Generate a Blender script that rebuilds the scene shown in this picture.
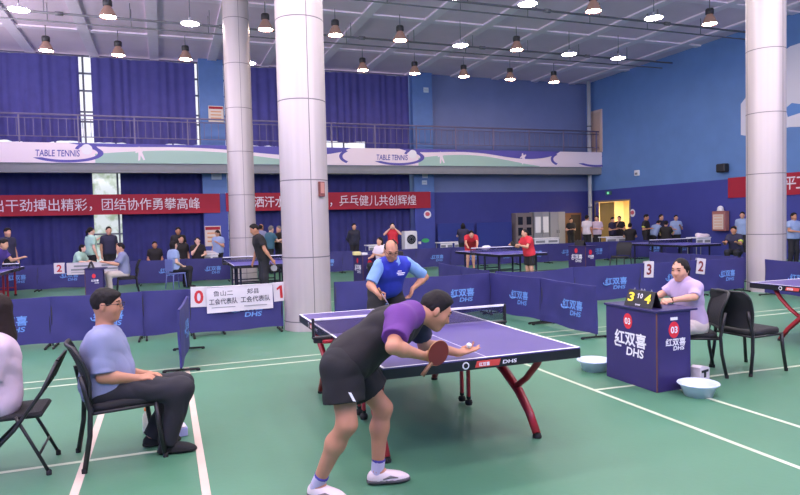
import bpy, bmesh, math, random
import numpy as np
from mathutils import Vector, Matrix

random.seed(7)
for o in list(bpy.data.objects):
    bpy.data.objects.remove(o)
SC = bpy.context.scene
COL = SC.collection
PI = math.pi

# ---------------------------------------------------------------- camera
CP = (-3.8736, 2.8155, 1.7079)
PITCH, YAW, ROLL, FPX = -.0403, -.3535, -.0245, 634.86
CW, CH = 800, 495
_f = Vector((math.cos(YAW)*math.cos(PITCH), math.sin(YAW)*math.cos(PITCH), math.sin(PITCH)))
_r0 = Vector((math.sin(YAW), -math.cos(YAW), 0))
_u0 = _r0.cross(_f)
_r = math.cos(ROLL)*_r0 + math.sin(ROLL)*_u0
_u = -math.sin(ROLL)*_r0 + math.cos(ROLL)*_u0
cam_data = bpy.data.cameras.new('camera')
cam = bpy.data.objects.new('camera', cam_data)
COL.objects.link(cam)
cam.matrix_world = Matrix(((_r.x, _u.x, -_f.x, CP[0]), (_r.y, _u.y, -_f.y, CP[1]), (_r.z, _u.z, -_f.z, CP[2]), (0, 0, 0, 1)))
cam_data.sensor_fit = 'HORIZONTAL'
cam_data.sensor_width = 36
cam_data.lens = FPX/CW*36
cam_data.clip_start = .05
cam_data.clip_end = 200
SC.camera = cam


def at(u, v, x=None, y=None, z=None):
    """the place on the plane x=, y= or z= that a sight line from the camera meets"""
    d = _f + (u-CW/2)/FPX*_r - (v-CH/2)/FPX*_u
    if x is not None:
        t = (x-CP[0])/d.x
    elif y is not None:
        t = (y-CP[1])/d.y
    else:
        t = (z-CP[2])/d.z
    return Vector(CP)+t*d


# ---------------------------------------------------------------- world, light, exposure
wd = bpy.data.worlds.new('world')
SC.world = wd
wd.use_nodes = True
wd.node_tree.nodes['Background'].inputs[0].default_value = (.62, .66, .85, 1)
wd.node_tree.nodes['Background'].inputs[1].default_value = .3
SC.view_settings.view_transform = 'Standard'
SC.view_settings.look = 'None'
SC.view_settings.exposure = -.04
SC.view_settings.gamma = 1
SC.view_settings.use_curve_mapping = False
LAMP_POWER = 70       # radiance of a lamp's disc
FILL_POWER = 4300  # watts of each added fill light
ROW_POWER = 78        # watts of each lamp of the rows over and behind the camera
for lx in (7.9, 3.5, -.9, -5.3):
    for k in range(10):
        ld = bpy.data.lights.new('ceiling_row_lamp', 'AREA')
        ld.shape = 'DISK'
        ld.size = .5
        ld.energy = ROW_POWER*(1 if lx > 0 else .8)
        ld.color = (1, .93, .95)
        lo = bpy.data.objects.new('ceiling_row_lamp', ld)
        lo.location = (lx, 8.7-2.28*k, 7.9)
        COL.objects.link(lo)
# fill lights added behind and left of the camera to brighten ceiling and walls
for loc, rot, sx, en in (((-8.7, -3, 6.6), (0, -PI/2-1.0, 0), 28, FILL_POWER), ((6, 12.2, 6.6), (-PI/2-1.0, 0, 0), 28, FILL_POWER)):
    ld = bpy.data.lights.new('window_daylight', 'AREA')
    ld.shape = 'RECTANGLE'
    ld.size, ld.size_y = (3.4, sx) if rot[1] else (sx, 3.4)
    ld.energy = en
    ld.color = (1, .95, .97)
    lo = bpy.data.objects.new('window_daylight', ld)
    lo.location = loc
    lo.rotation_euler = rot
    COL.objects.link(lo)
SC.cycles.max_bounces = 6

# ---------------------------------------------------------------- materials
def lin(c):
    c = c/255
    return c/12.92 if c <= .04045 else ((c+.055)/1.055)**2.4


def rgb(c):
    return (lin(c[0]), lin(c[1]), lin(c[2]), 1)


MATS = {}


def mat(name, c, rough=.6, metal=0., var=0., vscale=4., bump=0., bscale=60., emit=0., c2=None, split=None, alpha=None, stretch=None, spec=None):
    if name in MATS:
        return MATS[name]
    m = bpy.data.materials.new(name)
    m.use_nodes = True
    nt = m.node_tree
    N, L = nt.nodes, nt.links
    b = N['Principled BSDF']
    b.inputs['Base Color'].default_value = rgb(c)
    b.inputs['Roughness'].default_value = rough
    b.inputs['Metallic'].default_value = metal
    if spec is not None:
        b.inputs['Specular IOR Level'].default_value = spec
    geo = N.new('ShaderNodeNewGeometry')
    src = None
    if split is not None:            # two paints meeting at one height
        sx = N.new('ShaderNodeSeparateXYZ')
        L.new(geo.outputs['Position'], sx.inputs[0])
        mth = N.new('ShaderNodeMath')
        mth.operation = 'GREATER_THAN'
        mth.inputs[1].default_value = split
        L.new(sx.outputs['Z'], mth.inputs[0])
        mx = N.new('ShaderNodeMix')
        mx.data_type = 'RGBA'
        mx.inputs[6].default_value = rgb(c)
        mx.inputs[7].default_value = rgb(c2)
        L.new(mth.outputs[0], mx.inputs[0])
        src = mx.outputs[2]
    if var or bump:
        tc = N.new('ShaderNodeTexCoord')
        vec = tc.outputs['Object']
        if stretch:
            mp = N.new('ShaderNodeMapping')
            mp.inputs['Scale'].default_value = stretch
            L.new(vec, mp.inputs[0])
            vec = mp.outputs[0]
    if var:
        nz = N.new('ShaderNodeTexNoise')
        nz.inputs['Scale'].default_value = vscale
        nz.inputs['Detail'].default_value = 4
        L.new(vec, nz.inputs['Vector'])
        rmp = N.new('ShaderNodeMapRange')
        rmp.inputs[1].default_value = .3
        rmp.inputs[2].default_value = .7
        rmp.inputs[3].default_value = 1-var
        rmp.inputs[4].default_value = 1+var
        L.new(nz.outputs['Fac'], rmp.inputs[0])
        hs = N.new('ShaderNodeHueSaturation')
        if src:
            L.new(src, hs.inputs['Color'])
        else:
            hs.inputs['Color'].default_value = rgb(c)
        L.new(rmp.outputs[0], hs.inputs['Value'])
        src = hs.outputs[0]
    if src:
        L.new(src, b.inputs['Base Color'])
    if bump:
        nb = N.new('ShaderNodeTexNoise')
        nb.inputs['Scale'].default_value = bscale
        nb.inputs['Detail'].default_value = 3
        L.new(vec, nb.inputs['Vector'])
        bp = N.new('ShaderNodeBump')
        bp.inputs['Strength'].default_value = bump
        bp.inputs['Distance'].default_value = .01
        L.new(nb.outputs['Fac'], bp.inputs['Height'])
        L.new(bp.outputs[0], b.inputs['Normal'])
    if emit:
        b.inputs['Emission Color'].default_value = rgb(c)
        b.inputs['Emission Strength'].default_value = emit
    if alpha is not None:
        b.inputs['Alpha'].default_value = alpha
    MATS[name] = m
    return m


M_floor = mat('green_sports_floor', (76, 124, 97), .42, var=.10, vscale=.6, bump=.08, bscale=25)
M_linep = mat('pinkish_line_paint', (205, 184, 170), .5, var=.08, vscale=3)
M_line = mat('court_line_paint', (186, 198, 172), .5, var=.08, vscale=3)
M_ceil = mat('grey_ceiling_board', (240, 213, 234), .9, var=.04, vscale=1)
M_beam = mat('pale_ceiling_beam', (248, 228, 246), .8, var=.03)
M_pipe = mat('dark_pipe', (112, 108, 116), .5)
M_wall = mat('two_tone_blue_paint', (66, 71, 152), .55, var=.05, vscale=1.2, c2=(102, 138, 196), split=3.1)
M_wallback = mat('back_wall_paint', (60, 64, 142), .6, var=.05, vscale=1.2, c2=(112, 124, 172), split=3.1)
M_pil = mat('pilaster_paint', (66, 76, 160), .55, var=.04, c2=(92, 124, 184), split=3.1)
M_panel = mat('column_aluminium_cladding', (196, 181, 180), .42, metal=.30, var=.04, vscale=2, stretch=(6, 6, .15))
M_seam = mat('dark_seam', (120, 112, 116), .7)
M_curtain = mat('navy_curtain_cloth', (80, 76, 146), .85, var=.08, vscale=3)
M_curtlow = mat('dark_navy_curtain_cloth', (54, 54, 120), .85, var=.08, vscale=3)
M_fabric = mat('barrier_navy_cloth', (53, 49, 112), .62, var=.06, vscale=4, bump=.15, bscale=12)
M_logo = mat('light_blue_print', (104, 146, 212), .6)
M_white = mat('white_print', (236, 232, 238), .6)
M_paper = mat('white_paper', (216, 206, 212), .7)
M_blackm = mat('black_metal', (34, 32, 36), .45)
M_rubber = mat('black_rubber', (24, 24, 26), .8)
M_mesh = mat('black_mesh_fabric', (44, 42, 48), .8, bump=.3, bscale=300)
M_seat = mat('black_seat_fabric', (34, 32, 36), .8, bump=.2, bscale=200)
M_ttop = mat('purple_table_paint', (80, 67, 130), .38, var=.03, vscale=3)
M_ttopf = mat('far_table_paint', (80, 72, 165), .4, var=.03, vscale=3)
M_apron = mat('black_table_apron', (26, 24, 32), .4)
M_redleg = mat('red_leg_enamel', (160, 36, 48), .32)
M_darkleg = mat('dark_leg_enamel', (40, 36, 60), .4)
M_net = mat('net_mesh', (36, 36, 70), .8, alpha=.42)
M_tape = mat('net_tape', (235, 230, 240), .7)
M_desk = mat('purple_printed_board', (53, 41, 100), .5, var=.03)
M_deskdark = mat('dark_purple_board', (42, 34, 88), .5)
M_red = mat('red_print', (222, 44, 62), .6)
M_yellow = mat('yellow_print', (250, 225, 60), .6, emit=.15)  # printed digits, with a faint glow added to their colour
M_banner = mat('red_banner_cloth', (172, 32, 56), .7, var=.06, vscale=2)
M_bannertext = mat('banner_lettering', (240, 225, 235), .7)
M_basin = mat('pale_blue_plastic', (205, 216, 236), .3)
M_wood = mat('brown_wood', (120, 78, 52), .6, var=.1, vscale=3)
M_steel = mat('grey_cabinet_steel', (150, 150, 160), .5)
M_glass = mat('dark_cabinet_glass', (40, 44, 56), .15)
M_cream = mat('cream_wall_paint', (240, 220, 165), .7, var=.03)
M_rail = mat('violet_grey_rail', (120, 110, 140), .5)
M_slab = mat('grey_concrete', (140, 140, 146), .8, var=.04)
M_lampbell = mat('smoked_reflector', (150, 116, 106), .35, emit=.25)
M_lampdark = mat('lamp_housing', (58, 54, 60), .5)
M_led = mat('cool_lamp_disc', (255, 248, 250), .5, emit=LAMP_POWER)
M_bulb = mat('warm_lamp_disc', (255, 226, 205), .5, emit=LAMP_POWER)
M_green = mat('green_print', (166, 196, 186), .6)
M_purple = mat('violet_print', (92, 84, 170), .6)
M_pinkw = mat('pale_pink_print', (240, 222, 232), .6)
M_frame = mat('window_frame_grey', (110, 112, 128), .5)
SKIN = {'mid': mat('skin_mid', (208, 154, 128), .55, var=.04, vscale=12),
        'tan': mat('skin_tan', (186, 130, 102), .55, var=.05, vscale=12),
        'light': mat('skin_light', (232, 186, 164), .55, var=.03, vscale=12)}
M_hair = mat('black_hair', (30, 25, 26), .7, bump=.3, bscale=60, spec=.25)
M_hairbr = mat('dark_brown_hair', (40, 29, 29), .7, bump=.3, bscale=60, spec=.2)
M_hairgr = mat('grey_hair', (120, 112, 110), .6, bump=.5, bscale=90)
M_eye = mat('dark_eye', (22, 18, 18), .2)
M_lip = mat('lip', (176, 104, 96), .5)
M_glassrim = mat('spectacle_rim', (30, 26, 28), .3)

# window panes give off daylight, with the green of trees low in them
def window_mat(name, strength, low=(150, 185, 130), hi=(238, 246, 250)):
    m = bpy.data.materials.new(name)
    m.use_nodes = True
    N, L = m.node_tree.nodes, m.node_tree.links
    b = N['Principled BSDF']
    tc = N.new('ShaderNodeTexCoord')
    nz = N.new('ShaderNodeTexNoise')
    nz.inputs['Scale'].default_value = 2.2
    nz.inputs['Detail'].default_value = 6
    L.new(tc.outputs['Object'], nz.inputs['Vector'])
    cr = N.new('ShaderNodeValToRGB')
    cr.color_ramp.elements[0].position = .40
    cr.color_ramp.elements[0].color = rgb(low)
    cr.color_ramp.elements[1].position = .56
    cr.color_ramp.elements[1].color = rgb(hi)
    L.new(nz.outputs['Fac'], cr.inputs[0])
    L.new(cr.outputs[0], b.inputs['Emission Color'])
    b.inputs['Emission Strength'].default_value = strength
    b.inputs['Base Color'].default_value = (.05, .05, .05, 1)
    b.inputs['Roughness'].default_value = .1
    return m


M_day = window_mat('daylit_glass', .85, (176, 196, 170))
M_dayup = window_mat('daylit_upper_glass', 1.25, (222, 226, 238), (246, 244, 252))

# ---------------------------------------------------------------- lettering, made while the scene is still empty
TXT = {}
for s in ('红双喜', 'DHS', 'TABLE TENNIS', '出干劲搏出精彩，团结协作勇攀高峰', '洒汗水', '，乒乓健儿共创辉煌', '平', '工', '鲁山二', '郏县',
          '工会代表队', '0', '1', '2', '3', '4', '03', 'T', '喜'):
    cu = bpy.data.curves.new('lettering', 'FONT')
    cu.body = s
    cu.offset = .002 if len(s) > 6 and s[0] != 'T' else (.026 if s in ('红双喜', 'DHS', '03', '0', '1', '2', '3', '4') else (.010 if ord(s[0]) < 128 else .008))
    cu.resolution_u = 3
    ob = bpy.data.objects.new('lettering', cu)
    COL.objects.link(ob)
    dg = bpy.context.evaluated_depsgraph_get()
    me = bpy.data.meshes.new_from_object(ob.evaluated_get(dg))
    V = np.array([v.co[:2] for v in me.vertices])
    F = [tuple(p.vertices) for p in me.polygons]
    lo_, hi_ = V.min(0), V.max(0)
    V = (V-(lo_+hi_)/2)
    TXT[s] = (V, F, hi_-lo_)
    bpy.data.objects.remove(ob)
    bpy.data.meshes.remove(me)
    bpy.data.curves.remove(cu)


_one = np.array([(.17, 0), (.32, 0), (.32, .74), (.20, .74), (.0, .60), (.0, .47), (.17, .57)])
TXT['1'] = (_one-np.array([.16, .37]), [tuple(range(7))], np.array([.32, .74]))


# ---------------------------------------------------------------- mesh helpers
def obj_from(name, verts, faces, m, parent=None, smooth=False):
    me = bpy.data.meshes.new(name)
    me.from_pydata([tuple(v) for v in verts], [], faces)
    if smooth:
        me.polygons.foreach_set('use_smooth', [True]*len(me.polygons))
    me.materials.append(m)
    o = bpy.data.objects.new(name, me)
    COL.objects.link(o)
    if parent:
        o.parent = parent
    return o


class MB:
    def __init__(s):
        s.v, s.f, s.sm = [], [], []

    def add(s, vs, fs, smooth=False):
        n = len(s.v)
        s.v += [tuple(p) for p in vs]
        s.f += [tuple(n+i for i in q) for q in fs]
        s.sm += [smooth]*len(fs)
        return s

    def box(s, c, d, rz=0., b=0., M=None):
        """box by centre and size, with chamfered upright and level edges when b > 0"""
        hx, hy, hz = d[0]/2, d[1]/2, d[2]/2
        if b <= 0:
            P = [(i*hx, j*hy, k*hz) for k in (-1, 1) for i, j in ((-1, -1), (1, -1), (1, 1), (-1, 1))]
            Fs = [(3, 2, 1, 0), (4, 5, 6, 7), (0, 1, 5, 4), (1, 2, 6, 5), (2, 3, 7, 6), (3, 0, 4, 7)]
        else:
            b = min(b, hx*.9, hy*.9, hz*.9)

            def ring(ix, iy, z):
                return [(-ix, -iy+b, z), (-ix+b, -iy, z), (ix-b, -iy, z), (ix, -iy+b, z), (ix, iy-b, z), (ix-b, iy, z), (-ix+b, iy, z), (-ix, iy-b, z)]
            P = ring(hx-b*.7, hy-b*.7, -hz)+ring(hx, hy, -hz+b)+ring(hx, hy, hz-b)+ring(hx-b*.7, hy-b*.7, hz)
            Fs = [tuple(range(7, -1, -1)), tuple(range(24, 32))]
            for r in range(3):
                for i in range(8):
                    j = (i+1) % 8
                    Fs.append((r*8+i, r*8+j, r*8+8+j, r*8+8+i))
        ca, sa = math.cos(rz), math.sin(rz)
        out = []
        for x, y, z in P:
            p = Vector((x*ca-y*sa, x*sa+y*ca, z))
            if M is not None:
                p = M @ Vector((x, y, z))
            out.append((p.x+c[0], p.y+c[1], p.z+c[2]))
        return s.add(out, Fs)

    def tube(s, pts, r, n=8, cap=True, flat=1.):
        pts = [Vector(p) for p in pts]
        rs = r if isinstance(r, (list, tuple)) else [r]*len(pts)
        t = (pts[1]-pts[0]).normalized()
        a = t.orthogonal().normalized()
        if abs(t.z) < .95:
            a = t.cross(Vector((0, 0, 1))).normalized()
        vs = []
        for i, p in enumerate(pts):
            t = ((pts[min(i+1, len(pts)-1)]-pts[max(i-1, 0)])).normalized()
            a = (a-t*a.dot(t)).normalized()
            b = t.cross(a)
            for k in range(n):
                w = 2*PI*k/n
                vs.append(p+(a*math.cos(w)+b*math.sin(w)*flat)*rs[i])
        fs = []
        for i in range(len(pts)-1):
            for k in range(n):
                q = (k+1) % n
                fs.append((i*n+k, i*n+q, (i+1)*n+q, (i+1)*n+k))
        s.add(vs, fs, True)
        if cap:
            m = len(s.v)-len(vs)
            s.f.append(tuple(m+k for k in range(n-1, -1, -1)))
            s.f.append(tuple(m+(len(pts)-1)*n+k for k in range(n)))
            s.sm += [False, False]
        return s

    def lathe(s, prof, c=(0, 0, 0), n=24, sy=1.):
        vs, fs = [], []
        for r, z in prof:
            for k in range(n):
                w = 2*PI*k/n
                vs.append((c[0]+r*math.cos(w), c[1]+r*math.sin(w)*sy, c[2]+z))
        for i in range(len(prof)-1):
            for k in range(n):
                q = (k+1) % n
                fs.append((i*n+k, i*n+q, (i+1)*n+q, (i+1)*n+k))
        return s.add(vs, fs, True)

    def fan(s, c, r, z, n=24, up=True):
        vs = [(c[0]+r*math.cos(2*PI*k/n), c[1]+r*math.sin(2*PI*k/n), z) for k in range(n)]
        return s.add(vs, [tuple(range(n)) if up else tuple(range(n-1, -1, -1))])

    def plate(s, poly, O, X, Y, d):
        """outline poly (2D) on the plane through O with axes X, Y, given the thickness d along X x Y"""
        O, X, Y = Vector(O), Vector(X).normalized(), Vector(Y).normalized()
        Nn = X.cross(Y)
        n = len(poly)
        vs = [O+X*a+Y*b for a, b in poly]+[O+X*a+Y*b+Nn*d for a, b in poly]
        fs = [tuple(range(n-1, -1, -1)), tuple(range(n, 2*n))]
        for i in range(n):
            j = (i+1) % n
            fs.append((i, j, n+j, n+i))
        return s.add(vs, fs)

    def grid(s, fn, nu, nv, smooth=True):
        vs = [fn(i/nu, j/nv) for j in range(nv+1) for i in range(nu+1)]
        fs = [(j*(nu+1)+i, j*(nu+1)+i+1, (j+1)*(nu+1)+i+1, (j+1)*(nu+1)+i) for j in range(nv) for i in range(nu)]
        return s.add(vs, fs, smooth)

    def build(s, name, m, parent=None):
        o = obj_from(name, s.v, s.f, m, parent)
        o.data.polygons.foreach_set('use_smooth', s.sm)
        return o


def tag(o, label=None, cat=None, group=None, kind=None):
    if label:
        o['label'] = label
    if cat:
        o['category'] = cat
    if group:
        o['group'] = group
    if kind:
        o['kind'] = kind
    return o


def thing(name, label, cat, loc=(0, 0, 0), rz=0., group=None):
    o = bpy.data.objects.new(name, None)
    o.empty_display_size = .1
    COL.objects.link(o)
    o.location = loc
    o.rotation_euler = (0, 0, rz)
    return tag(o, label, cat, group)


def struct(o, label=None):
    o['kind'] = 'structure'
    if label:
        o['label'] = label
    return o


def dup(root, loc, rz, label, group=None, scale=None):
    def cp(o, par):
        c = o.copy()
        COL.objects.link(c)
        if par is not None:
            c.parent = par
        for ch in list(o.children):
            cp(ch, c)
        return c
    r = cp(root, None)
    r.location = loc
    r.rotation_euler = (0, 0, rz)
    if scale:
        r.scale = scale
    r['label'] = label
    if group:
        r['group'] = group
    return r



def text(body, name, m, parent, c, nrm, w=None, h=None, up=(0, 0, 1), depth=.002, shear=0., warp=None):
    """flat lettering of real size: body centred at c on a surface with outward normal nrm"""
    V, Fs, size = TXT[body]
    nrm = Vector(nrm).normalized()
    up = Vector(up)
    up = (up-nrm*up.dot(nrm)).normalized()
    right = (-nrm).cross(up)
    sx = w/size[0] if w else h/size[1]
    sy = h/size[1] if h else sx
    c = Vector(c)
    vs = []
    for a, b in V:
        q = c+right*((a+b*shear)*sx)+up*(b*sy)
        if warp:
            q = warp(q)
        vs.append(q+nrm*depth)
    return obj_from(name, vs, Fs, m, parent)


def ellipse(rx, ry, n=20, c=(0, 0)):
    return [(c[0]+rx*math.cos(2*PI*k/n), c[1]+ry*math.sin(2*PI*k/n)) for k in range(n)]


# ---------------------------------------------------------------- smooth solids for bodies and clothes
def V3(*a):
    return np.array(a[0] if len(a) == 1 else a, float)


class Solid:
    """groups of round limbs and ellipsoids, blended inside a group, each group cut by planes, groups blended together"""

    def __init__(s):
        s.g = []

    def group(s, prims, k=.04, clips=(), k2=.02, wr=0., wf=30., sub=()):
        s.g.append((prims, k, list(clips), k2, wr, wf, list(sub)))
        return s

    @staticmethod
    def d1(p, q):
        if p[0] == 'c':
            a, b, r1, r2 = p[1:]
            ba = b-a
            t = np.clip(((q-a)@ba)/max(ba@ba, 1e-9), 0, 1)
            return np.linalg.norm(q-a-t[:, None]*ba, axis=1)-(r1+(r2-r1)*t)
        c, rad, R = p[1:]
        l = (q-c)@R
        k0 = np.linalg.norm(l/rad, axis=1)
        k1 = np.linalg.norm(l/(rad*rad), axis=1)
        return np.where(k1 > 1e-9, k0*(k0-1)/np.maximum(k1, 1e-9), -rad.min())

    @staticmethod
    def near(p, q, R):
        if p[0] == 'c':
            return Solid.d1(p, q[None])[0] < R
        return np.linalg.norm(q-p[1])-p[2].max() < R

    def bounds(s):
        lo, hi = V3(9e9, 9e9, 9e9), V3(-9e9, -9e9, -9e9)
        for g in s.g:
            for p in g[0]:
                if p[0] == 'c':
                    for e, r in ((p[1], p[3]), (p[2], p[4])):
                        lo = np.minimum(lo, e-r)
                        hi = np.maximum(hi, e+r)
                else:
                    lo = np.minimum(lo, p[1]-p[2].max())
                    hi = np.maximum(hi, p[1]+p[2].max())
        return lo, hi

    def ev(s, q, cen, R):
        D = np.full(len(q), 1.)
        for prims, k, clips, k2, wr, wf, sub in s.g:
            d = None
            for p in prims:
                if not s.near(p, cen, R+k+.03):
                    continue
                e = s.d1(p, q)
                if d is None:
                    d = e
                else:
                    h = np.maximum(k-np.abs(d-e), 0)/k
                    d = np.minimum(d, e)-h*h*k*.25
            if d is None:
                continue
            for p in sub:
                if s.near(p, cen, R+.05):
                    e = -s.d1(p, q)
                    h = np.maximum(.012-np.abs(d-e), 0)/.012
                    d = np.maximum(d, e)+h*h*.012*.25
            if wr:
                x, y, z = q[:, 0]*wf, q[:, 1]*wf, q[:, 2]*wf
                g = np.sin(x*.9+z*.8-y*.5+1.8*np.sin(y*.45+z*.3)+1.2*np.sin(x*.4))
                d = d+wr*(1.1-1.8*np.abs(g)*(.55+.45*np.sin(y*.5-z*.6+x*.3))+.4*np.sin(z*1.3+x*.8+y*1.2))
            for n, c in clips:
                d = np.maximum(d, q@n-c)
            h = np.maximum(k2-np.abs(D-d), 0)/k2
            D = np.minimum(D, d)-h*h*k2*.25
        return D

    def mesh(s, h):
        lo, hi = s.bounds()
        lo = lo-4*h
        hi = hi+4*h
        B = 12
        nb = np.ceil((hi-lo)/(h*B)).astype(int)
        dim = nb*B
        A = np.full(dim, 1., np.float32)
        ax = np.arange(B)
        loc = np.stack(np.meshgrid(ax, ax, ax, indexing='ij'), -1).reshape(-1, 3)*h
        R = h*B*.87
        for i in range(nb[0]):
            for j in range(nb[1]):
                for k in range(nb[2]):
                    o = lo+V3(i, j, k)*B*h
                    cen = o+(B-1)*h/2
                    d0 = s.ev(cen[None], cen, R)[0]
                    if d0 > R*1.25+.03 or d0 < -R*1.25-.03:
                        if d0 < 0:
                            A[i*B:i*B+B, j*B:j*B+B, k*B:k*B+B] = -1
                        continue
                    A[i*B:i*B+B, j*B:j*B+B, k*B:k*B+B] = s.ev(o+loc, cen, R).reshape(B, B, B)
        S = A < 0
        cnt = np.zeros(dim-1, np.int8)
        for a in (0, 1):
            for b in (0, 1):
                for c in (0, 1):
                    cnt += S[a:dim[0]-1+a, b:dim[1]-1+b, c:dim[2]-1+c]
        cells = np.argwhere((cnt > 0) & (cnt < 8))
        idx = np.full(dim-1, -1, np.int64)
        idx[tuple(cells.T)] = np.arange(len(cells))
        P = np.zeros((len(cells), 3))
        W = np.zeros(len(cells))
        cor = [(a, b, c) for a in (0, 1) for b in (0, 1) for c in (0, 1)]
        vals = {c: A[cells[:, 0]+c[0], cells[:, 1]+c[1], cells[:, 2]+c[2]] for c in cor}
        for c in cor:
            for axis in range(3):
                if c[axis]:
                    continue
                e = list(c)
                e[axis] = 1
                e = tuple(e)
                x = (vals[c] < 0) != (vals[e] < 0)
                t = vals[c]/np.where(vals[c] == vals[e], 1, vals[c]-vals[e])
                q = np.array(c, float)[None]+0*P
                q[:, axis] = t
                P[x] += q[x]
                W[x] += 1
        P = lo+(cells+P/np.maximum(W, 1)[:, None])*h
        Q = []
        for axis in range(3):
            sl0 = [slice(0, dim[0]), slice(0, dim[1]), slice(0, dim[2])]
            sl1 = list(sl0)
            sl0[axis] = slice(0, dim[axis]-1)
            sl1[axis] = slice(1, dim[axis])
            E0 = S[tuple(sl0)]
            E1 = S[tuple(sl1)]
            b, c = (axis+1) % 3, (axis+2) % 3
            for flip, X in ((False, E0 & ~E1), (True, ~E0 & E1)):
                w = np.argwhere(X)
                w = w[(w[:, b] > 0) & (w[:, c] > 0) & (w[:, b] < dim[b]-1) & (w[:, c] < dim[c]-1)]
                if not len(w):
                    continue

                def ci(db, dc):
                    z = w.copy()
                    z[:, b] -= db
                    z[:, c] -= dc
                    return idx[tuple(z.T)]
                qd = np.stack([ci(1, 1), ci(0, 1), ci(0, 0), ci(1, 0)], 1)
                if flip:
                    qd = qd[:, ::-1]
                Q.append(qd)
        Q = np.concatenate(Q)
        Q = Q[(Q >= 0).all(1)]
        return P, Q

    def build(s, name, m, parent, h, off=None):
        P, Q = s.mesh(h)
        if off is not None:
            P = P-off
        me = bpy.data.meshes.new(name)
        me.vertices.add(len(P))
        me.vertices.foreach_set('co', P.astype(np.float32).ravel())
        me.loops.add(Q.size)
        me.loops.foreach_set('vertex_index', Q.astype(np.int32).ravel())
        me.polygons.add(len(Q))
        me.polygons.foreach_set('loop_start', np.arange(0, Q.size, 4, dtype=np.int32))
        me.polygons.foreach_set('loop_total', np.full(len(Q), 4, np.int32))
        me.update(calc_edges=True)
        me.polygons.foreach_set('use_smooth', np.ones(len(Q), bool))
        me.materials.append(m)
        o = bpy.data.objects.new(name, me)
        COL.objects.link(o)
        o.parent = parent
        return o


def un(v):
    v = V3(v)
    return v/np.linalg.norm(v)


def mixp(a, b, t):
    return a+(b-a)*t


def hand_prims(w, d, n, t, curl=.5, size=1., tcurl=.4, spread=1.):
    """palm and five fingers: w wrist, d towards the fingertips, n way the palm faces, t side of the thumb"""
    d = un(d)
    n = un(V3(n)-d*np.dot(n, d))
    t = un(V3(t)-d*np.dot(t, d)-n*np.dot(t, n))
    R = np.stack([d, t, n], 1)
    P = [('e', w+d*.048*size, V3(.055, .040, .016)*size, R), ('c', w-d*.01, w+d*.03*size, .024*size, .024*size),
         ('c', w+d*.03*size+t*.02*size+n*.006, w+d*.07*size+t*.022*size+n*.004, .016*size, .013*size)]
    fing = [(.027, .072, .0088), (.0095, .082, .0092), (-.009, .075, .0088), (-.026, .058, .0078)]
    for i, (o, L, r) in enumerate(fing):
        p = w+d*(.085-abs(o-.005)*.25)*size+t*o*size
        ang = 0.
        c = curl[i] if isinstance(curl, (list, tuple)) else curl
        segs = (.44, .32, .24)
        for j, sg in enumerate(segs):
            ang += c*(1., 1.15, .8)[j]
            dd = d*math.cos(ang)+n*math.sin(ang)+t*o*4*spread*(.5 if j else 1)
            q = p+un(dd)*L*sg*size
            P.append(('c', p, q, r*size*(1-.1*j), r*size*(.92-.1*j)))
            p = q
    p = w+d*.028*size+t*.030*size+n*.004
    q = p+un(d*.65+t*.62+n*tcurl)*.038*size
    e = q+un(d*.85+t*(.28-tcurl*.5)+n*tcurl*1.1)*.032*size
    P += [('c', p, q, .0125*size, .0105*size), ('c', q, e, .0105*size, .0082*size)]
    return P


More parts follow.
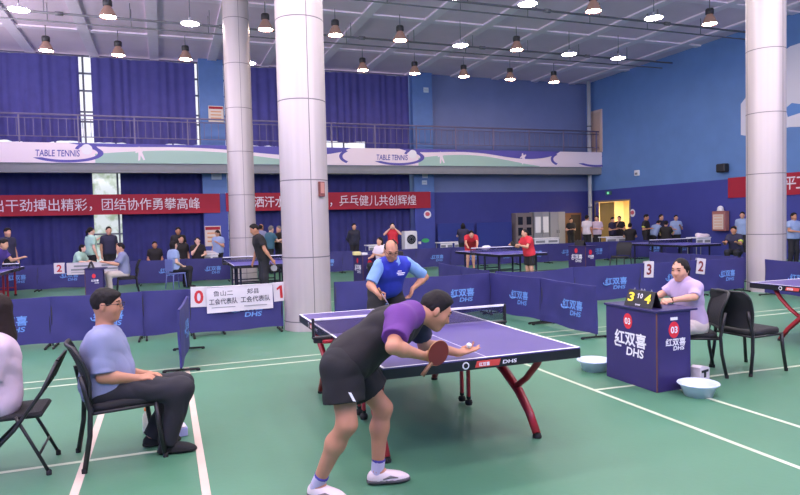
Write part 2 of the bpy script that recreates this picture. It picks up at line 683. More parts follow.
def figure(name, label, J, st, group=None, h=.02, cat='person'):
    """a person: J joints (place in the hall), st the look; the body is one surface, clothes and hair are parts"""
    J = {k: V3(v) for k, v in J.items()}
    s = st.get('s', 1.)
    fine = h < .012
    pel = (J['hipL']+J['hipR'])/2
    top = (J['shL']+J['shR'])/2
    uT = un(top-pel)
    lT = un(J['shL']-J['shR'])
    lH = un(J['hipL']-J['hipR'])
    waist = J.get('waist', mixp(pel, top, .40))
    chest = J.get('chest', mixp(pel, top, .74))
    hc = J['head']
    f = un(J['hf'])
    u = J.get('hu', V3(0, 0, 1))
    u = un(u-f*np.dot(u, f))
    l = np.cross(u, f)
    HR = np.stack([f, l, u], 1)
    foot = st.get('root')
    if foot is None:
        foot = (J['anL']+J['anR'])/2
        foot = V3(foot[0], foot[1], st.get('rootz', 0))
    else:
        foot = V3(foot)
    root = thing(name, label, cat, tuple(foot), 0, group)
    fem = st.get('fem', False)
    w = st.get('w', 1.)*s          # stoutness

    def torso(o, ch=1.):
        P = [('c', J['hipL'], J['hipR'], .098*w+o, .098*w+o),
             ('c', waist+lT*.052*w, waist-lT*.052*w, (.092 if fem else .100)*w+o, (.092 if fem else .100)*w+o),
             ('c', mixp(pel, waist, .5)+lH*.055*w, mixp(pel, waist, .5)-lH*.055*w, .100*w+o, .100*w+o),
             ('c', chest+lT*.066*w, chest-lT*.066*w, .106*w+o, .106*w+o),
             ('c', mixp(chest, top, .6)+lT*.085*w, mixp(chest, top, .6)-lT*.085*w, .085*w+o, .085*w+o),
             ('c', J['shL'], J['shR'], .052*s+o, .052*s+o),
             ('c', top+uT*.035*s, mixp(J['shL'], top, .35), .046*s+o*.6, .042*s+o*.7),
             ('c', top+uT*.035*s, mixp(J['shR'], top, .35), .046*s+o*.6, .042*s+o*.7)]
        if st.get('belly'):
            fw = un(np.cross(lT, uT))
            P.append(('e', mixp(pel, waist, .80)+fw*.065, V3(.115, .135, .13)*st['belly']+o, np.stack([fw, lT, uT], 1)))
        return P

    def arm(S, o=0.):
        a, b, c = J['sh'+S], J['el'+S], J['wr'+S]
        return [('c', a, b, .050*w+o, .039*w+o), ('c', b, mixp(b, c, .3), .039*w+o, .040*w+o), ('c', mixp(b, c, .3), c, .040*w+o, .026*s+o)]

    def leg(S, o=0., fat=1.):
        a, b, c = J['hip'+S], J['kn'+S], J['an'+S]
        back = -un(J['to'+S]-c)
        P = [('c', a, b, .088*w*fat+o, .056*w+o), ('c', b, mixp(b, c, .32)+back*.012*s, .054*w+o, .056*w+o),
             ('c', mixp(b, c, .32)+back*.012*s, c, .055*w+o, .036*s+o)]
        return P

    # ---- body
    B = Solid()
    # head
    hd = [('e', hc+u*.022*s-f*.012*s, V3(.100, .077, .098)*s, HR), ('e', hc+f*.022*s-u*.045*s, V3(.072, .060, .072)*s, HR),
          ('c', hc+f*.062*s-u*.094*s+l*.012*s, hc+f*.062*s-u*.094*s-l*.012*s, .020*s, .020*s)]
    if fine:
        hd += [('c', hc+f*.078*s+u*.030*s+l*.030*s, hc+f*.078*s+u*.030*s-l*.030*s, .012*s, .012*s),
               ('e', hc+f*.052*s-u*.028*s+l*.040*s, V3(.028, .022, .024)*s, HR), ('e', hc+f*.052*s-u*.028*s-l*.040*s, V3(.028, .022, .024)*s, HR)]
        det = [('c', hc+f*.088*s+u*.012*s, hc+f*.106*s-u*.024*s, .008*s, .013*s), ('c', hc+f*.096*s-u*.028*s+l*.012*s, hc+f*.096*s-u*.028*s-l*.012*s, .009*s, .009*s),
               ('c', hc+f*.084*s-u*.056*s+l*.016*s, hc+f*.084*s-u*.056*s-l*.016*s, .010*s, .010*s)]
        for sg in (1, -1):
            det.append(('e', hc+l*sg*.080*s-u*.008*s-f*.008*s, V3(.018, .008, .032)*s, HR))
        sub = [('c', hc+f*.100*s+u*.010*s+l*.032*s, hc+f*.100*s+u*.010*s+l*.034*s, .014*s, .014*s), ('c', hc+f*.100*s+u*.010*s-l*.032*s, hc+f*.100*s+u*.010*s-l*.034*s, .014*s, .014*s)]
        B.group(hd, .035, k2=.02, sub=sub)
        B.group(det, .008, k2=.012)
    else:
        hd += [('c', hc+f*.090*s+u*.008*s, hc+f*.102*s-u*.024*s, .012*s, .016*s),
               ('e', hc+l*.080*s-u*.006*s, V3(.02, .012, .032)*s, HR), ('e', hc-l*.080*s-u*.006*s, V3(.02, .012, .032)*s, HR)]
        B.group(hd, .03, k2=.02)
    nb = top+uT*.02*s
    B.group([('c', nb, hc-u*.05*s-f*.022*s, .058*w, .050*w)], k2=.03)
    B.group(torso(0), .06, k2=.03)
    for S in 'LR':
        B.group(arm(S), .025, k2=.03)
        B.group(leg(S), .04, k2=.04)
        a, t = J['an'+S], J['to'+S]
        dt = un(V3((t-a)[0], (t-a)[1], 0))
        ft = a+dt*.09*s
        ft[2] = a[2]-.04*s
        B.group([('c', a, ft, .034*s, .024*s)], k2=.03)
        wr, d = J['wr'+S], un(J['wr'+S]-J['el'+S])
        hp = st.get('hand'+S)
        if hp and fine:
            B.group(hand_prims(wr, hp[0], hp[1], hp[2], hp[3], s*st.get('hs', 1.), hp[4] if len(hp) > 4 else .4), .008, k2=.012)
        else:
            hd_ = un(J.get('hd'+S, d))
            q = un(np.cross(hd_, V3(.3, .5, .81)))
            HRm = np.stack([hd_, q, np.cross(hd_, q)], 1)
            B.group([('e', wr+hd_*.06*s, V3(.062, .034, .026)*s, HRm), ('c', wr+hd_*.09*s, wr+hd_*.15*s+np.cross(hd_, q)*.02, .024*s, .014*s),
                     ('c', wr+hd_*.03*s, wr+hd_*.07*s+q*.045*s, .014*s, .012*s)], .02, k2=.02)
    B.build('body', SKIN[st.get('skin', 'mid')], root, h, foot)
    # ---- trousers, shorts or skirt
    hs = h*1.15 if not fine else h*1.1
    T = Solid()
    low = st.get('lower', 'long')
    o = st.get('lo', .016)
    wl = waist+uT*.02*s
    T.group(torso(.010)[:3], .06, clips=[(uT, float(wl@uT))], k2=.04)
    for S in 'LR':
        a, b, c = J['hip'+S], J['kn'+S], J['an'+S]
        if low == 'long':
            e = mixp(b, c, 1.02)
            dc = un(c-b)
            T.group([('c', a, b, .092*w+o*.6, .064*w+o), ('c', b, mixp(b, c, 1.1), .064*w+o, .050*s+o)], .05, clips=[(dc, float(e@dc))], k2=.05, wr=.004 if fine else 0, wf=26)
        else:
            fr = st.get('hem', .78)
            e = mixp(a, b, fr)
            dc = un(b-a)
            T.group([('c', a, mixp(a, b, 1.05), .095*w+o, .078*w+o*1.7)], .05, clips=[(dc, float(e@dc))], k2=.05, wr=.004 if fine else 0, wf=24)
    T.build({'long': 'trousers', 'short': 'shorts'}[low], st['pants'], root, hs, foot)
    # ---- shirt
    H = Solid()
    so = st.get('so', .018)
    hang = [('c', mixp(pel, waist, .4)+lT*k_*.055*w, chest+lT*k_*.06*w, .096*w+so, .098*w+so) for k_ in (1, -1)]
    fr = st.get('shem', .0)
    ph = pel-uT*(.02+fr)*s
    if st.get('hemcut', True):
        H.group(torso(so)+hang, .08, clips=[(-uT, float(ph@-uT))], k2=.03, wr=.0045 if fine else 0, wf=22)
    else:
        H.group(torso(so)+hang, .08, k2=.03)
    slv = st.get('sleeve', .62)
    Hs = st.get('sleeve_mat')
    if Hs is not None and not isinstance(Hs, (tuple, list)):
        Hs = (Hs, Hs)
    sleeves = []
    for S in 'LR':
        a, b, c = J['sh'+S], J['el'+S], J['wr'+S]
        X = Solid() if Hs is not None else H
        if Hs is not None:
            sleeves.append((X, Hs['LR'.index(S)]))
        if st.get('yoke') == S:      # the sleeve's colour runs up over the shoulder to the neck
            X.group([('c', mixp(top, a, .2), a, .090*w, .082*w), ('c', top+uT*.04*s, mixp(a, top, .65), .084*w, .080*w)], .05,
                    clips=[(-uT, float((top-uT*.115)@-uT)), (lT, float(top@lT)+.02)], k2=.03)
        if slv <= 1:
            dc = un(b-a)
            e = mixp(a, b, slv)
            X.group([('c', a, b, (.074 if st.get('yoke') == S else .062)*w+so*.6, .058*w+so*.9)], .03, clips=[(dc, float(e@dc))], k2=.07 if st.get('yoke') == S else .035, wr=.003 if fine else 0, wf=30)
        else:
            X.group([('c', a, b, .060*w+so*.6, .050*w+so*.6), ('c', b, mixp(b, c, slv-1), .050*w+so*.6, .036*w+so*.5)], .02, k2=.035)
    so_ = H.build(st.get('top', 'shirt'), st['shirt'], root, hs, foot)
    for X, mm in sleeves:
        X.build('sleeve', mm, root, hs, foot)
    # ---- collar
    if st.get('collar'):
        mb = MB()
        ax = un(hc-u*.05*s-f*.02*s-nb)
        q1 = un(np.cross(ax, lT))
        q2 = np.cross(ax, q1)
        n = 20
        vs = []
        for r, z in ((.092, .005), (.082, .034), (.070, .060), (.062, .058), (.058, .02)):
            for k in range(n):
                w2 = 2*PI*k/n
                p = nb+ax*(z*s+.012)+(q1*math.cos(w2)+q2*math.sin(w2))*(r*w)-foot
                vs.append(p)
        fs = [(r*n+k, r*n+(k+1) % n, (r+1)*n+(k+1) % n, (r+1)*n+k) for r in range(4) for k in range(n)]
        mb.add(vs, fs, True)
        mb.build('collar', st['collar'], root)
    # ---- hair
    hair = st.get('hair', 'short')
    hm = st.get('hairm', M_hair)
    if hair != 'none':
        K = Solid()
        cap = [('e', hc+u*.030*s-f*.016*s, V3(.105, .083, .103)*s, HR)]
        if hair == 'short':
            n1 = un(f*.88-u*.47)
            K.group(cap+[('e', hc+u*.075*s+f*.005*s, V3(.085, .07, .066)*s, HR)], .03, clips=[(n1, float(hc@n1)+.018*s), (-u, float(hc@-u)+.055*s)], k2=.01, wr=.002, wf=90)
        elif hair == 'fringe':
            n1 = un(f*.80-u*.60)
            K.group(cap+[('e', hc+u*.075*s+f*.03*s, V3(.07, .07, .04)*s, HR)], .03, clips=[(n1, float(hc@n1)+.030*s), (-u, float(hc@-u)+.06*s)], k2=.01, wr=.003, wf=80)
        elif hair == 'balding':
            n1 = un(f*.6+u*.8)
            K.group([('e', hc+u*.020*s-f*.016*s, V3(.103, .083, .100)*s, HR)], .02, clips=[(n1, float(hc@n1)+.045*s), (un(f*.85-u*.3), float(hc@un(f*.85-u*.3))+.012*s), (-u, float(hc@-u)+.06*s)], k2=.01, wr=.002, wf=90)
            K.group([('c', hc+u*.118*s+f*.03*s+l*.045*s, hc+u*.116*s-f*.05*s+l*.02*s, .010*s, .012*s)], k2=.01)
        else:
            n1 = un(f*.90-u*.44)
            K.group([('e', hc+u*.028*s-f*.018*s, V3(.102, .082, .099)*s, HR)], .02, clips=[(-u, float(hc@-u)+.085*s)], k2=.03, wr=.002, wf=80,
                    sub=[('e', hc+f*.098*s-u*.030*s, V3(.070, .060, .074)*s, HR), ('c', hc+f*.03*s-u*.10*s, hc+f*.12*s-u*.10*s, .065*s, .07*s)])
            if hair == 'long':
                dn = V3(0, 0, -1.)
                base = hc-f*.05*s
                K.group([('c', base+u*.02, base+dn*.20*s-f*.02*s, .085*s, .075*s), ('c', base+dn*.20*s-f*.02*s, base+dn*.34*s-f*.03*s, .075*s, .052*s),
                         ('c', hc+l*.07*s-u*.0, hc+l*.075*s+dn*.25*s, .030*s, .026*s), ('c', hc-l*.07*s, hc-l*.075*s+dn*.25*s, .030*s, .026*s)], .04, k2=.03, wr=.003, wf=60)
            elif hair == 'tail':
                b0 = hc-f*.105*s+u*.03*s
                K.group([('c', b0, b0-f*.03*s-u*.05*s, .026*s, .030*s), ('c', b0-f*.03*s-u*.05*s, b0-f*.02*s-u*.19*s, .030*s, .014*s)], .02, k2=.02)
                K.group([('c', hc+l*.078*s+u*.03*s-f*.01*s, hc+l*.076*s-u*.02*s, .020*s, .012*s), ('c', hc-l*.078*s+u*.03*s-f*.01*s, hc-l*.076*s-u*.02*s, .020*s, .012*s)], .02, k2=.02)
            elif hair == 'bob':
                K.group([('c', hc+l*.062*s-f*.03*s, hc+l*.062*s-f*.03*s-u*.11*s, .040*s, .036*s), ('c', hc-l*.062*s-f*.03*s, hc-l*.062*s-f*.03*s-u*.11*s, .040*s, .036*s),
                         ('c', hc-f*.07*s, hc-f*.065*s-u*.10*s, .05*s, .045*s)], .04, k2=.03)
        K.build('hair', hm, root, min(hs, .015), foot)
    # ---- face
    if fine:
        for sg in (1, -1):
            mb = MB()
            c = hc+f*.0835*s+u*.012*s+l*sg*.033*s-foot
            n = 10
            vs = []
            for i in range(5):
                a = PI*i/4
                for k in range(n):
                    b = 2*PI*k/n
                    vs.append(c+f*(.008*math.cos(a))*s+(l*math.cos(b)*.014+u*math.sin(b)*.007)*math.sin(a)*s)
            mb.add(vs, [(i*n+k, i*n+(k+1) % n, (i+1)*n+(k+1) % n, (i+1)*n+k) for i in range(4) for k in range(n)], True)
            mb.build('eye', M_eye, root)
        for sg in (1, -1):
            mb = MB()
            mb.tube([hc+f*.091*s+u*.034*s+l*sg*.016*s-foot, hc+f*.092*s+u*.040*s+l*sg*.034*s-foot, hc+f*.078*s+u*.036*s+l*sg*.054*s-foot], [.005*s, .005*s, .003*s], 6)
            mb.build('eyebrow', hm, root)
        mb = MB()
        mb.tube([hc+f*.086*s-u*.057*s+l*.024*s-foot, hc+f*.0945*s-u*.055*s-foot, hc+f*.086*s-u*.057*s-l*.024*s-foot], [.003*s, .006*s, .003*s], 8)
        mb.build('lips', M_lip, root)
    if st.get('glasses'):
        mb = MB()
        for sg in (1, -1):
            c = hc+f*.108*s+u*.008*s+l*sg*.034*s-foot
            pts = [c+l*.027*s*math.cos(2*PI*k/14)+u*.020*s*math.sin(2*PI*k/14) for k in range(15)]
            mb.tube(pts, .0022, 5)
            mb.tube([hc+f*.106*s+u*.016*s+l*sg*.06*s-foot, hc+f*.05*s+u*.016*s+l*sg*.083*s-foot, hc-f*.02*s+u*.008*s+l*sg*.086*s-foot], .0022, 5)
        mb.tube([hc+f*.110*s+u*.010*s+l*.008*s-foot, hc+f*.110*s+u*.010*s-l*.008*s-foot], .0022, 5)
        mb.build('spectacles', M_glassrim, root)
    if st.get('band'):
        for S in st['band'][0]:
            a, b = J['sh'+S], J['el'+S]
            MB().tube([tuple(mixp(a, b, .42)-foot), tuple(mixp(a, b, .72)-foot)], [.072*w, .068*w], 12).build('armband', st['band'][1], root)
    # ---- shoes
    sm = st.get('shoe', M_rubber)
    for S in 'LR':
        a, t, b = J['an'+S], J['to'+S], J['kn'+S]
        K = Solid()
        d = un(t-a-V3(0, 0, (t-a)[2]))
        upv = un(a-t-d*np.dot(a-t, d)) if st.get('footfree') else V3(0, 0, 1.)
        if st.get('heel'+S) is not None:
            upv = un(V3(st['heel'+S]))
            d = un(t-a-upv*np.dot(t-a, upv))
        side = np.cross(upv, d)
        sole = a-upv*.075*s
        R = np.stack([d, side, upv], 1)
        K.group([('e', sole+d*.095*s+upv*.016*s, V3(.118, .046, .046)*s, R), ('e', sole-d*.015*s+upv*.030*s, V3(.056, .040, .056)*s, R),
                 ('c', a-upv*.022*s+d*.012*s, sole+d*.13*s+upv*.028*s, .039*s, .028*s)], .03, clips=[(-upv, float(sole@-upv)+.0*s)])
        so = K.build('shoe', sm, root, hs, foot)
        if fine:
            K = Solid()
            K.group([('e', sole+d*.095*s+upv*.012*s, V3(.123, .050, .05)*s, R), ('e', sole-d*.015*s+upv*.012*s, V3(.060, .044, .05)*s, R)], .03,
                    clips=[(-upv, float(sole@-upv)), (upv, float(sole@upv)+.024*s)])
            K.build('sole', st.get('solem', M_rubber), so, hs, foot)
        if st.get('stripe'):
            for e in (-1, 1):
                MB().tube([tuple(sole+d*.03*s+side*e*.045*s+upv*.03*s-foot), tuple(sole+d*.08*s+side*e*.046*s+upv*.045*s-foot), tuple(sole+d*.13*s+side*e*.043*s+upv*.035*s-foot)], [.004, .009, .003], 6).build('stripe', st['stripe'], so)
        if st.get('sock'):
            K = Solid()
            dc = un(b-a)
            K.group([('c', a-dc*.02, a+dc*.11*s, .042*s, .046*s)], clips=[(dc, float(a@dc)+.075*s)])
            sk = K.build('sock', st['sock'], root, hs, foot)
            if fine:
                K = Solid()
                K.group([('c', a+dc*.03, a+dc*.14*s, .044*s, .050*s)], clips=[(dc, float(a@dc)+.082*s), (-dc, float(a@-dc)-.062*s)])
                K.build('sock_cuff', st['cuff'], sk, hs, foot)
    return root


# two ready poses for people further off; facing local +x
def pose(kind, H, pos, yaw, arms=('down', 'down'), lean=0., nod=0., turn=0., z0=0., seat=.46):
    k = H/1.72
    J = {}
    if kind == 'stand':
        hz = .90*k
        J['hipL'] = V3(0, .085, hz/k)
        J['hipR'] = V3(0, -.085, hz/k)
        for S, sg in (('L', 1), ('R', -1)):
            J['kn'+S] = V3(.02, sg*.10, .49)
            J['an'+S] = V3(-.02, sg*.11, .085)
            J['to'+S] = V3(.14, sg*.13, .03)
        base = V3(0, 0, .90)
    else:
        hz = seat/k+.08
        J['hipL'] = V3(0, .09, hz)
        J['hipR'] = V3(0, -.09, hz)
        for S, sg in (('L', 1), ('R', -1)):
            J['kn'+S] = V3(.42, sg*.13, hz+.0)
            J['an'+S] = V3(.38, sg*.13, .085)
            J['to'+S] = V3(.54, sg*.15, .03)
        base = V3(0, 0, hz)
    c, s_ = math.cos(lean), math.sin(lean)

    def up(x, y, z):
        return base+V3(x*c+z*s_, y, -x*s_+z*c)
    J['shL'] = up(-.01, .165, .49)
    J['shR'] = up(-.01, -.165, .49)
    tl = lean*.6
    hh = up(.015, 0, .70)
    n = nod+lean*.5
    J['head'] = hh
    J['hf'] = V3(math.cos(turn)*math.cos(n), math.sin(turn)*math.cos(n), -math.sin(n))
    J['hu'] = V3(math.sin(n)*math.cos(turn), math.sin(n)*math.sin(turn), math.cos(n))
    pres = {'down': ((-.02, .06, -.28), (.06, .07, -.52)), 'fold': ((-.03, .07, -.27), (.18, -.12, -.24)), 'desk': ((.10, .08, -.24), (.33, -.02, -.26)),
            'lap': ((-.02, .07, -.28), (.20, .0, -.40)), 'chin': ((.16, .02, -.22), (.14, -.14, .02)), 'drink': ((.10, .16, -.10), (.13, -.06, .12)),
            'touch': ((.10, .14, -.18), (.36, .06, -.02)), 'phone': ((.03, .08, -.26), (.22, -.04, -.12)), 'fwd': ((.16, .06, -.22), (.42, .02, -.16)),
            'trail': ((-.08, .08, -.27), (-.22, .10, -.48)), 'back': ((-.10, .08, -.26), (-.12, -.06, -.46)), 'hip': ((-.10, .18, -.22), (.04, .06, -.42)), 'reach': ((.20, .04, -.20), (.46, .0, -.30)), 'swing': ((.02, .12, -.27), (.14, .16, -.50))}
    for S, sg, a in (('L', 1, arms[0]), ('R', -1, arms[1])):
        p = pres[a]
        for kk, q in (('el', p[0]), ('wr', p[1])):
            J[kk+S] = J['sh'+S]+V3(q[0], sg*q[1], q[2])
    ca, sa = math.cos(yaw), math.sin(yaw)
    out = {}
    for kk, v in J.items():
        if kk in ('hf', 'hu'):
            out[kk] = V3(v[0]*ca-v[1]*sa, v[0]*sa+v[1]*ca, v[2])
        else:
            v = v*k
            out[kk] = V3(pos[0]+v[0]*ca-v[1]*sa, pos[1]+v[0]*sa+v[1]*ca, z0+v[2])
    return out


CL = {}


def cloth(name, c):
    return mat(name, c, .8, var=.06, vscale=6, bump=.1, bscale=120)


# ================================================================ THE SETTING
HZ = 8.78           # ceiling
YR = -18.45         # right wall
XB = 25.0           # back wall
struct(MB().add([(-9, 12.5, 0), (-9, YR, 0), (XB, YR, 0), (XB, 12.5, 0)], [(3, 2, 1, 0)][::-1]).build('floor', M_floor))
# painted lines
ln = 0


def line(a, b, w=.045, m=None):
    global ln
    ln += 1
    a, b = Vector((a[0], a[1], 0)), Vector((b[0], b[1], 0))
    d = (b-a).normalized()
    n = Vector((-d.y, d.x, 0))*w/2
    z = Vector((0, 0, .0015+.0003*(ln % 4)))
    struct(MB().add([a-n+z, b-n+z, b+n+z, a+n+z], [(0, 1, 2, 3)]).build('trim_%d' % ln, m or M_line))


line((-8, -1.10), (4.24, -1.10))
line((-8, -1.86), (4.24, -1.86))
line((-8, 2.63), (4.24, 2.63), .055, M_linep)
line((-8, 3.43), (4.24, 3.43), .055, M_linep)
line((1.28, 2.63), (1.28, 6.5))
line((1.30, -1.10), (1.12, -4.6))
line((4.24, 7.5), (4.24, -12))
line((3.92, 7.5), (3.92, -12))
line((9.6, 9), (9.6, -14))
line((12.4, 9), (12.4, -14))

struct(MB().add([(-9, 12.5, HZ), (-9, YR, HZ), (XB+.3, YR, HZ), (XB+.3, 12.5, HZ)], [(0, 1, 2, 3)]).build('ceiling', M_ceil))
tn = 100
for k in range(-5, 9):
    y = .7-2.28*k
    if y < 12:
        tn += 1
        struct(MB().box((8, y, HZ-.03), (34, .36, .06)).build('trim_%d' % tn, M_beam))
for x in (3.9, 8.25, 12.6, 17.0, 21.35):
    tn += 1
    struct(MB().box((x, -3, HZ-.025), (.30, 31, .05)).build('trim_%d' % tn, M_beam))
# pipes under the ceiling
PIPES = ((18.6, 8.2, .024, 'thinner of the two dark pipes under the far part of the ceiling'), (18.0, 8.28, .036, 'dark pipe with joints under the far part of the ceiling'),
         (14.1, 8.2, .024, 'thinner of the two dark pipes across the nearer part of the ceiling'), (13.6, 8.28, .036, 'dark pipe with joints across the nearer part of the ceiling'))
for x, z, r, lab in PIPES:
    t = thing('ceiling_pipe', lab, 'pipe', (x, -3, z))
    MB().tube([(0, 15, 0), (0, -15, 0)], r, 8).build('pipe', M_pipe, t)
    for k in range(12):
        y = 13.5-2.4*k
        if r > .03 and k % 2 == 0:
            MB().tube([(0, y, 0), (0, y-.22, 0)], r*1.7, 10).build('coupling', M_pipe, t)
        MB().tube([(0, y+.3, r), (0, y+.3, HZ-z)], .012, 6).build('hanger', M_pipe, t)

# back wall: windows run behind the curtains, plain wall to the right of the second pilaster
struct(MB().box((XB+.25, -3, HZ/2), (.2, 31, HZ)).build('wall_back', M_wallback))
P1 = (.75, 1.0)
P2 = (-8.9, 1.02)
struct(MB().box((XB-.15, (P2[0]-.5+YR)/2, HZ/2), (.5, -(YR-(P2[0]-.5)), HZ)).build('wall_back_right', M_wallback))
for n_, (py, pw) in enumerate((P1, P2)):
    tn += 1
    struct(MB().box((XB-.25, py, HZ/2), (.9, pw, HZ)).build('trim_%d' % tn, M_pil))
struct(MB().box((8, 12.6, HZ/2), (34.5, .2, HZ)).build('wall_left', M_wall))
struct(MB().box((-9.1, -3, HZ/2), (.2, 31, HZ)).build('wall_near', M_wall))
# windows: a grid of frames with glass, upper and lower storey, in the two bays
wn = 0
for (y0, y1) in ((12.4, P1[0]+P1[1]/2), (P1[0]-P1[1]/2, P2[0]+P2[1]/2)):
    for (z0, z1) in ((.15, 4.12), (5.15, HZ-.03)):
        wn += 1
        fr = MB()
        ny = max(2, round((y0-y1)/1.15))
        rows = [z0, z0+.95, z0+1.35, z0+2.2, z0+2.9, z1]
        for k in range(ny+1):
            y = y0+(y1-y0)*k/ny
            fr.box((XB, y, (z0+z1)/2), (.10, .07, z1-z0))
        for z in rows:
            fr.box((XB, (y0+y1)/2, z), (.09, y0-y1, .07))
        w_ = struct(fr.build('window_%d' % wn, M_frame))
        MB().add([(XB+.02, y0, z0), (XB+.02, y1, z0), (XB+.02, y1, z1), (XB+.02, y0, z1)], [(3, 2, 1, 0)]).build('pane', M_day if z1 < 5 else M_dayup, w_)

# right wall with an open doorway, two paints
D0, D1, DZ = 23.9, 21.3, 2.48
struct(MB().box(((-9+D1)/2, YR-.1, HZ/2), (D1+9, .2, HZ)).build('wall_right', M_wall))
struct(MB().box(((D0+XB+.3)/2, YR-.1, HZ/2), (XB+.3-D0, .2, HZ)).build('wall_right_end', M_wall))
struct(MB().box(((D0+D1)/2, YR-.1, (HZ+DZ)/2), (D0-D1, .2, HZ-DZ)).build('wall_right_lintel', M_wall))
# the corridor behind the doorway
co = MB()
co.box(((D0+D1)/2, YR-2.3, 1.4), (6, .1, 2.8))
co.box((D0+.6, YR-1.2, 1.4), (.1, 2.1, 2.8))
co.box((D1-.6, YR-1.2, 1.4), (.1, 2.1, 2.8))
co.box(((D0+D1)/2, YR-1.2, 2.8), (6, 2.2, .1))
struct(co.build('wall_corridor', M_cream))
d_ = struct(MB().box((D0-.55, YR-.30, DZ/2), (1.15, .05, DZ-.05), b=.01).build('door_1', mat('yellow_door_leaf', (196, 158, 92), .5, var=.05, vscale=2, stretch=(1, 1, .2))))
MB().tube([(D0-1.02, YR-.27, 1.05), (D0-1.02, YR-.2, 1.05), (D0-.92, YR-.2, 1.05)], .012, 8).build('door_handle', M_steel, d_)
struct(MB().box((D0+.04, YR+.01, DZ/2), (.08, .06, DZ)).box((D1-.04, YR+.01, DZ/2), (.08, .06, DZ)).box(((D0+D1)/2, YR+.01, DZ+.04), (D0-D1+.16, .06, .08)).build('trim_90', mat('door_frame_paint', (120, 110, 110), .5)))
t = thing('corridor_lamp', 'bright lamp lighting the cream corridor behind the open doorway', 'lamp', (D1+.7, YR-1.2, 2.66))
MB().box((0, 0, 0), (.9, .5, .05), b=.01).build('diffuser', mat('corridor_lamp_glow', (255, 236, 205), .5, emit=170), t)
MB().box((0, 0, .02), (1.0, .6, .04)).build('housing', M_white, t)
# upper door onto the gallery
d2 = struct(MB().box((23.75, YR+.02, 6.15), (.95, .06, 2.2)).build('door_2', mat('beige_door', (214, 186, 176), .5, var=.04)))
MB().box((23.75, YR+.06, 6.15), (.7, .03, 1.95)).build('door_panel', mat('beige_door_panel', (200, 170, 158), .5), d2)
# drain pipe in the corner
t = thing('drain_pipe', 'pale upright pipe in the back right corner', 'pipe', (23.9, YR+.35, 0))
MB().tube([(0, 0, .02), (0, 0, HZ-.02)], .10, 12).build('pipe', mat('pale_pipe', (190, 190, 200), .4), t)
for z in (2.2, 3.9, 6.4):
    MB().tube([(0, 0, z), (0, 0, z+.06)], .125, 12).build('bracket', M_frame, t)

# gallery: slab, printed fascia, railing
XF = 23.3
struct(MB().box(((XF+.08+XB)/2, -3, 4.13), (XB-XF-.08, 31, .26)).build('floor_gallery', M_slab))
struct(MB().box((XF+.25, -3, 3.98), (.3, 31, .14)).build('trim_91', M_slab))
FB, FT = 4.27, 5.03
t = thing('gallery_poster', 'long white printed poster with green waves along the gallery edge', 'poster', (XF, 0, 0))
MB().box((.03, -2.97, (FB+FT)/2), (.05, 30.9, FT-FB)).build('sheet', M_pinkw, t)


def fplate(poly, m, name, d, par=t):
    """an outline of (y, z) points on the poster"""
    return MB().plate([(-y, z) for y, z in poly], (.005-d, 0, 0), (0, -1, 0), (0, 0, 1), -.001).build(name, m, par)


def ribbon(fa, fb, y0, y1, n=24):
    ys = [y0+(y1-y0)*k/n for k in range(n+1)]
    return [(y, fa(y)) for y in ys]+[(y, fb(y)) for y in reversed(ys)]


logos = [at(66, 153, x=XF).y, at(398, 158, x=XF).y, at(603, 158, x=XF).y+.4, at(66, 153, x=XF).y+13.5]
hgt = FT-FB
for i, (a, b) in enumerate(((logos[0], logos[1]), (logos[1], logos[2]), (logos[3], logos[0]))):
    L_ = a-b
    y0, y1 = a-1.0, b+3.4

    def prof(y, y0=y0, y1=y1):
        q = (y0-y)/(y0-y1)
        return FB+hgt*(.50+.28*math.sin(q*PI*1.25+.2)-.30*max(0, q-.55))
    fplate(ribbon(lambda y: FB, lambda y: max(FB+.01, prof(y)-.07), y0, y1), M_green, 'green_wave', .002)
    fplate(ribbon(lambda y: min(FT-.005, max(FT-(FT-prof(y)-.06)*max(0, math.sin(PI*(y0+.9-y)/(y0-y1+2.1)))**.6, FB+.02)), lambda y: FT, y0+.9, y1-1.2), M_purple, 'violet_wave', .003)
    for q, hh in ((.18, .42), (.86, .40)):
        yy = y0+(y1-y0)*q
        zz = FB+.10
        fplate([(yy+.10, zz), (yy+.02, zz+.02), (yy, zz+.22), (yy-.10, zz+.02), (yy-.16, zz+.05), (yy-.06, zz+.34), (yy-.16, zz+.46), (yy-.12, zz+.5), (yy, zz+.45), (yy+.03, zz+.56), (yy+.09, zz+.54), (yy+.10, zz+.42), (yy+.2, zz+.34), (yy+.17, zz+.3), (yy+.08, zz+.33)], M_pinkw, 'player_silhouette', .004)
for i, yl in enumerate(logos):
    zc = (FB+FT)/2
    # swoosh round the words
    def arc(rx, rz, a0, a1, n=26, cy=yl, cz=zc):
        return [(cy-rx*math.cos(a0+(a1-a0)*k/n), cz+rz*math.sin(a0+(a1-a0)*k/n)) for k in range(n+1)]
    out = arc(1.30, .37, -2.6, .75)
    inn = arc(1.10, .27, -2.4, .75)
    fplate(out+inn[::-1], M_purple, 'swoosh', .004)
    out = arc(.42, .30, .3, 2.9, cy=yl-.72, cz=zc+.08)
    inn = arc(.30, .20, .3, 2.9, cy=yl-.72, cz=zc+.08)
    fplate(out+inn[::-1], M_purple, 'swoosh', .005)
    fplate([(yl-.72+.20*math.cos(2*PI*k/20), zc+.14+.20*math.sin(2*PI*k/20)) for k in range(20)], M_white, 'ball_print', .006)
    out = arc(.75, .36, 2.2, 4.1, cy=yl+2.0)
    inn = arc(.60, .26, 2.2, 4.1, cy=yl+2.0)
    fplate(out+inn[::-1], M_purple if i else M_green, 'swoosh', .004)
    if i != 2:
        text('TABLE TENNIS', 'lettering', M_purple, t, (.0, yl+.28, zc-.02), (-1, 0, 0), w=1.5, h=.25, depth=.008, shear=.1)
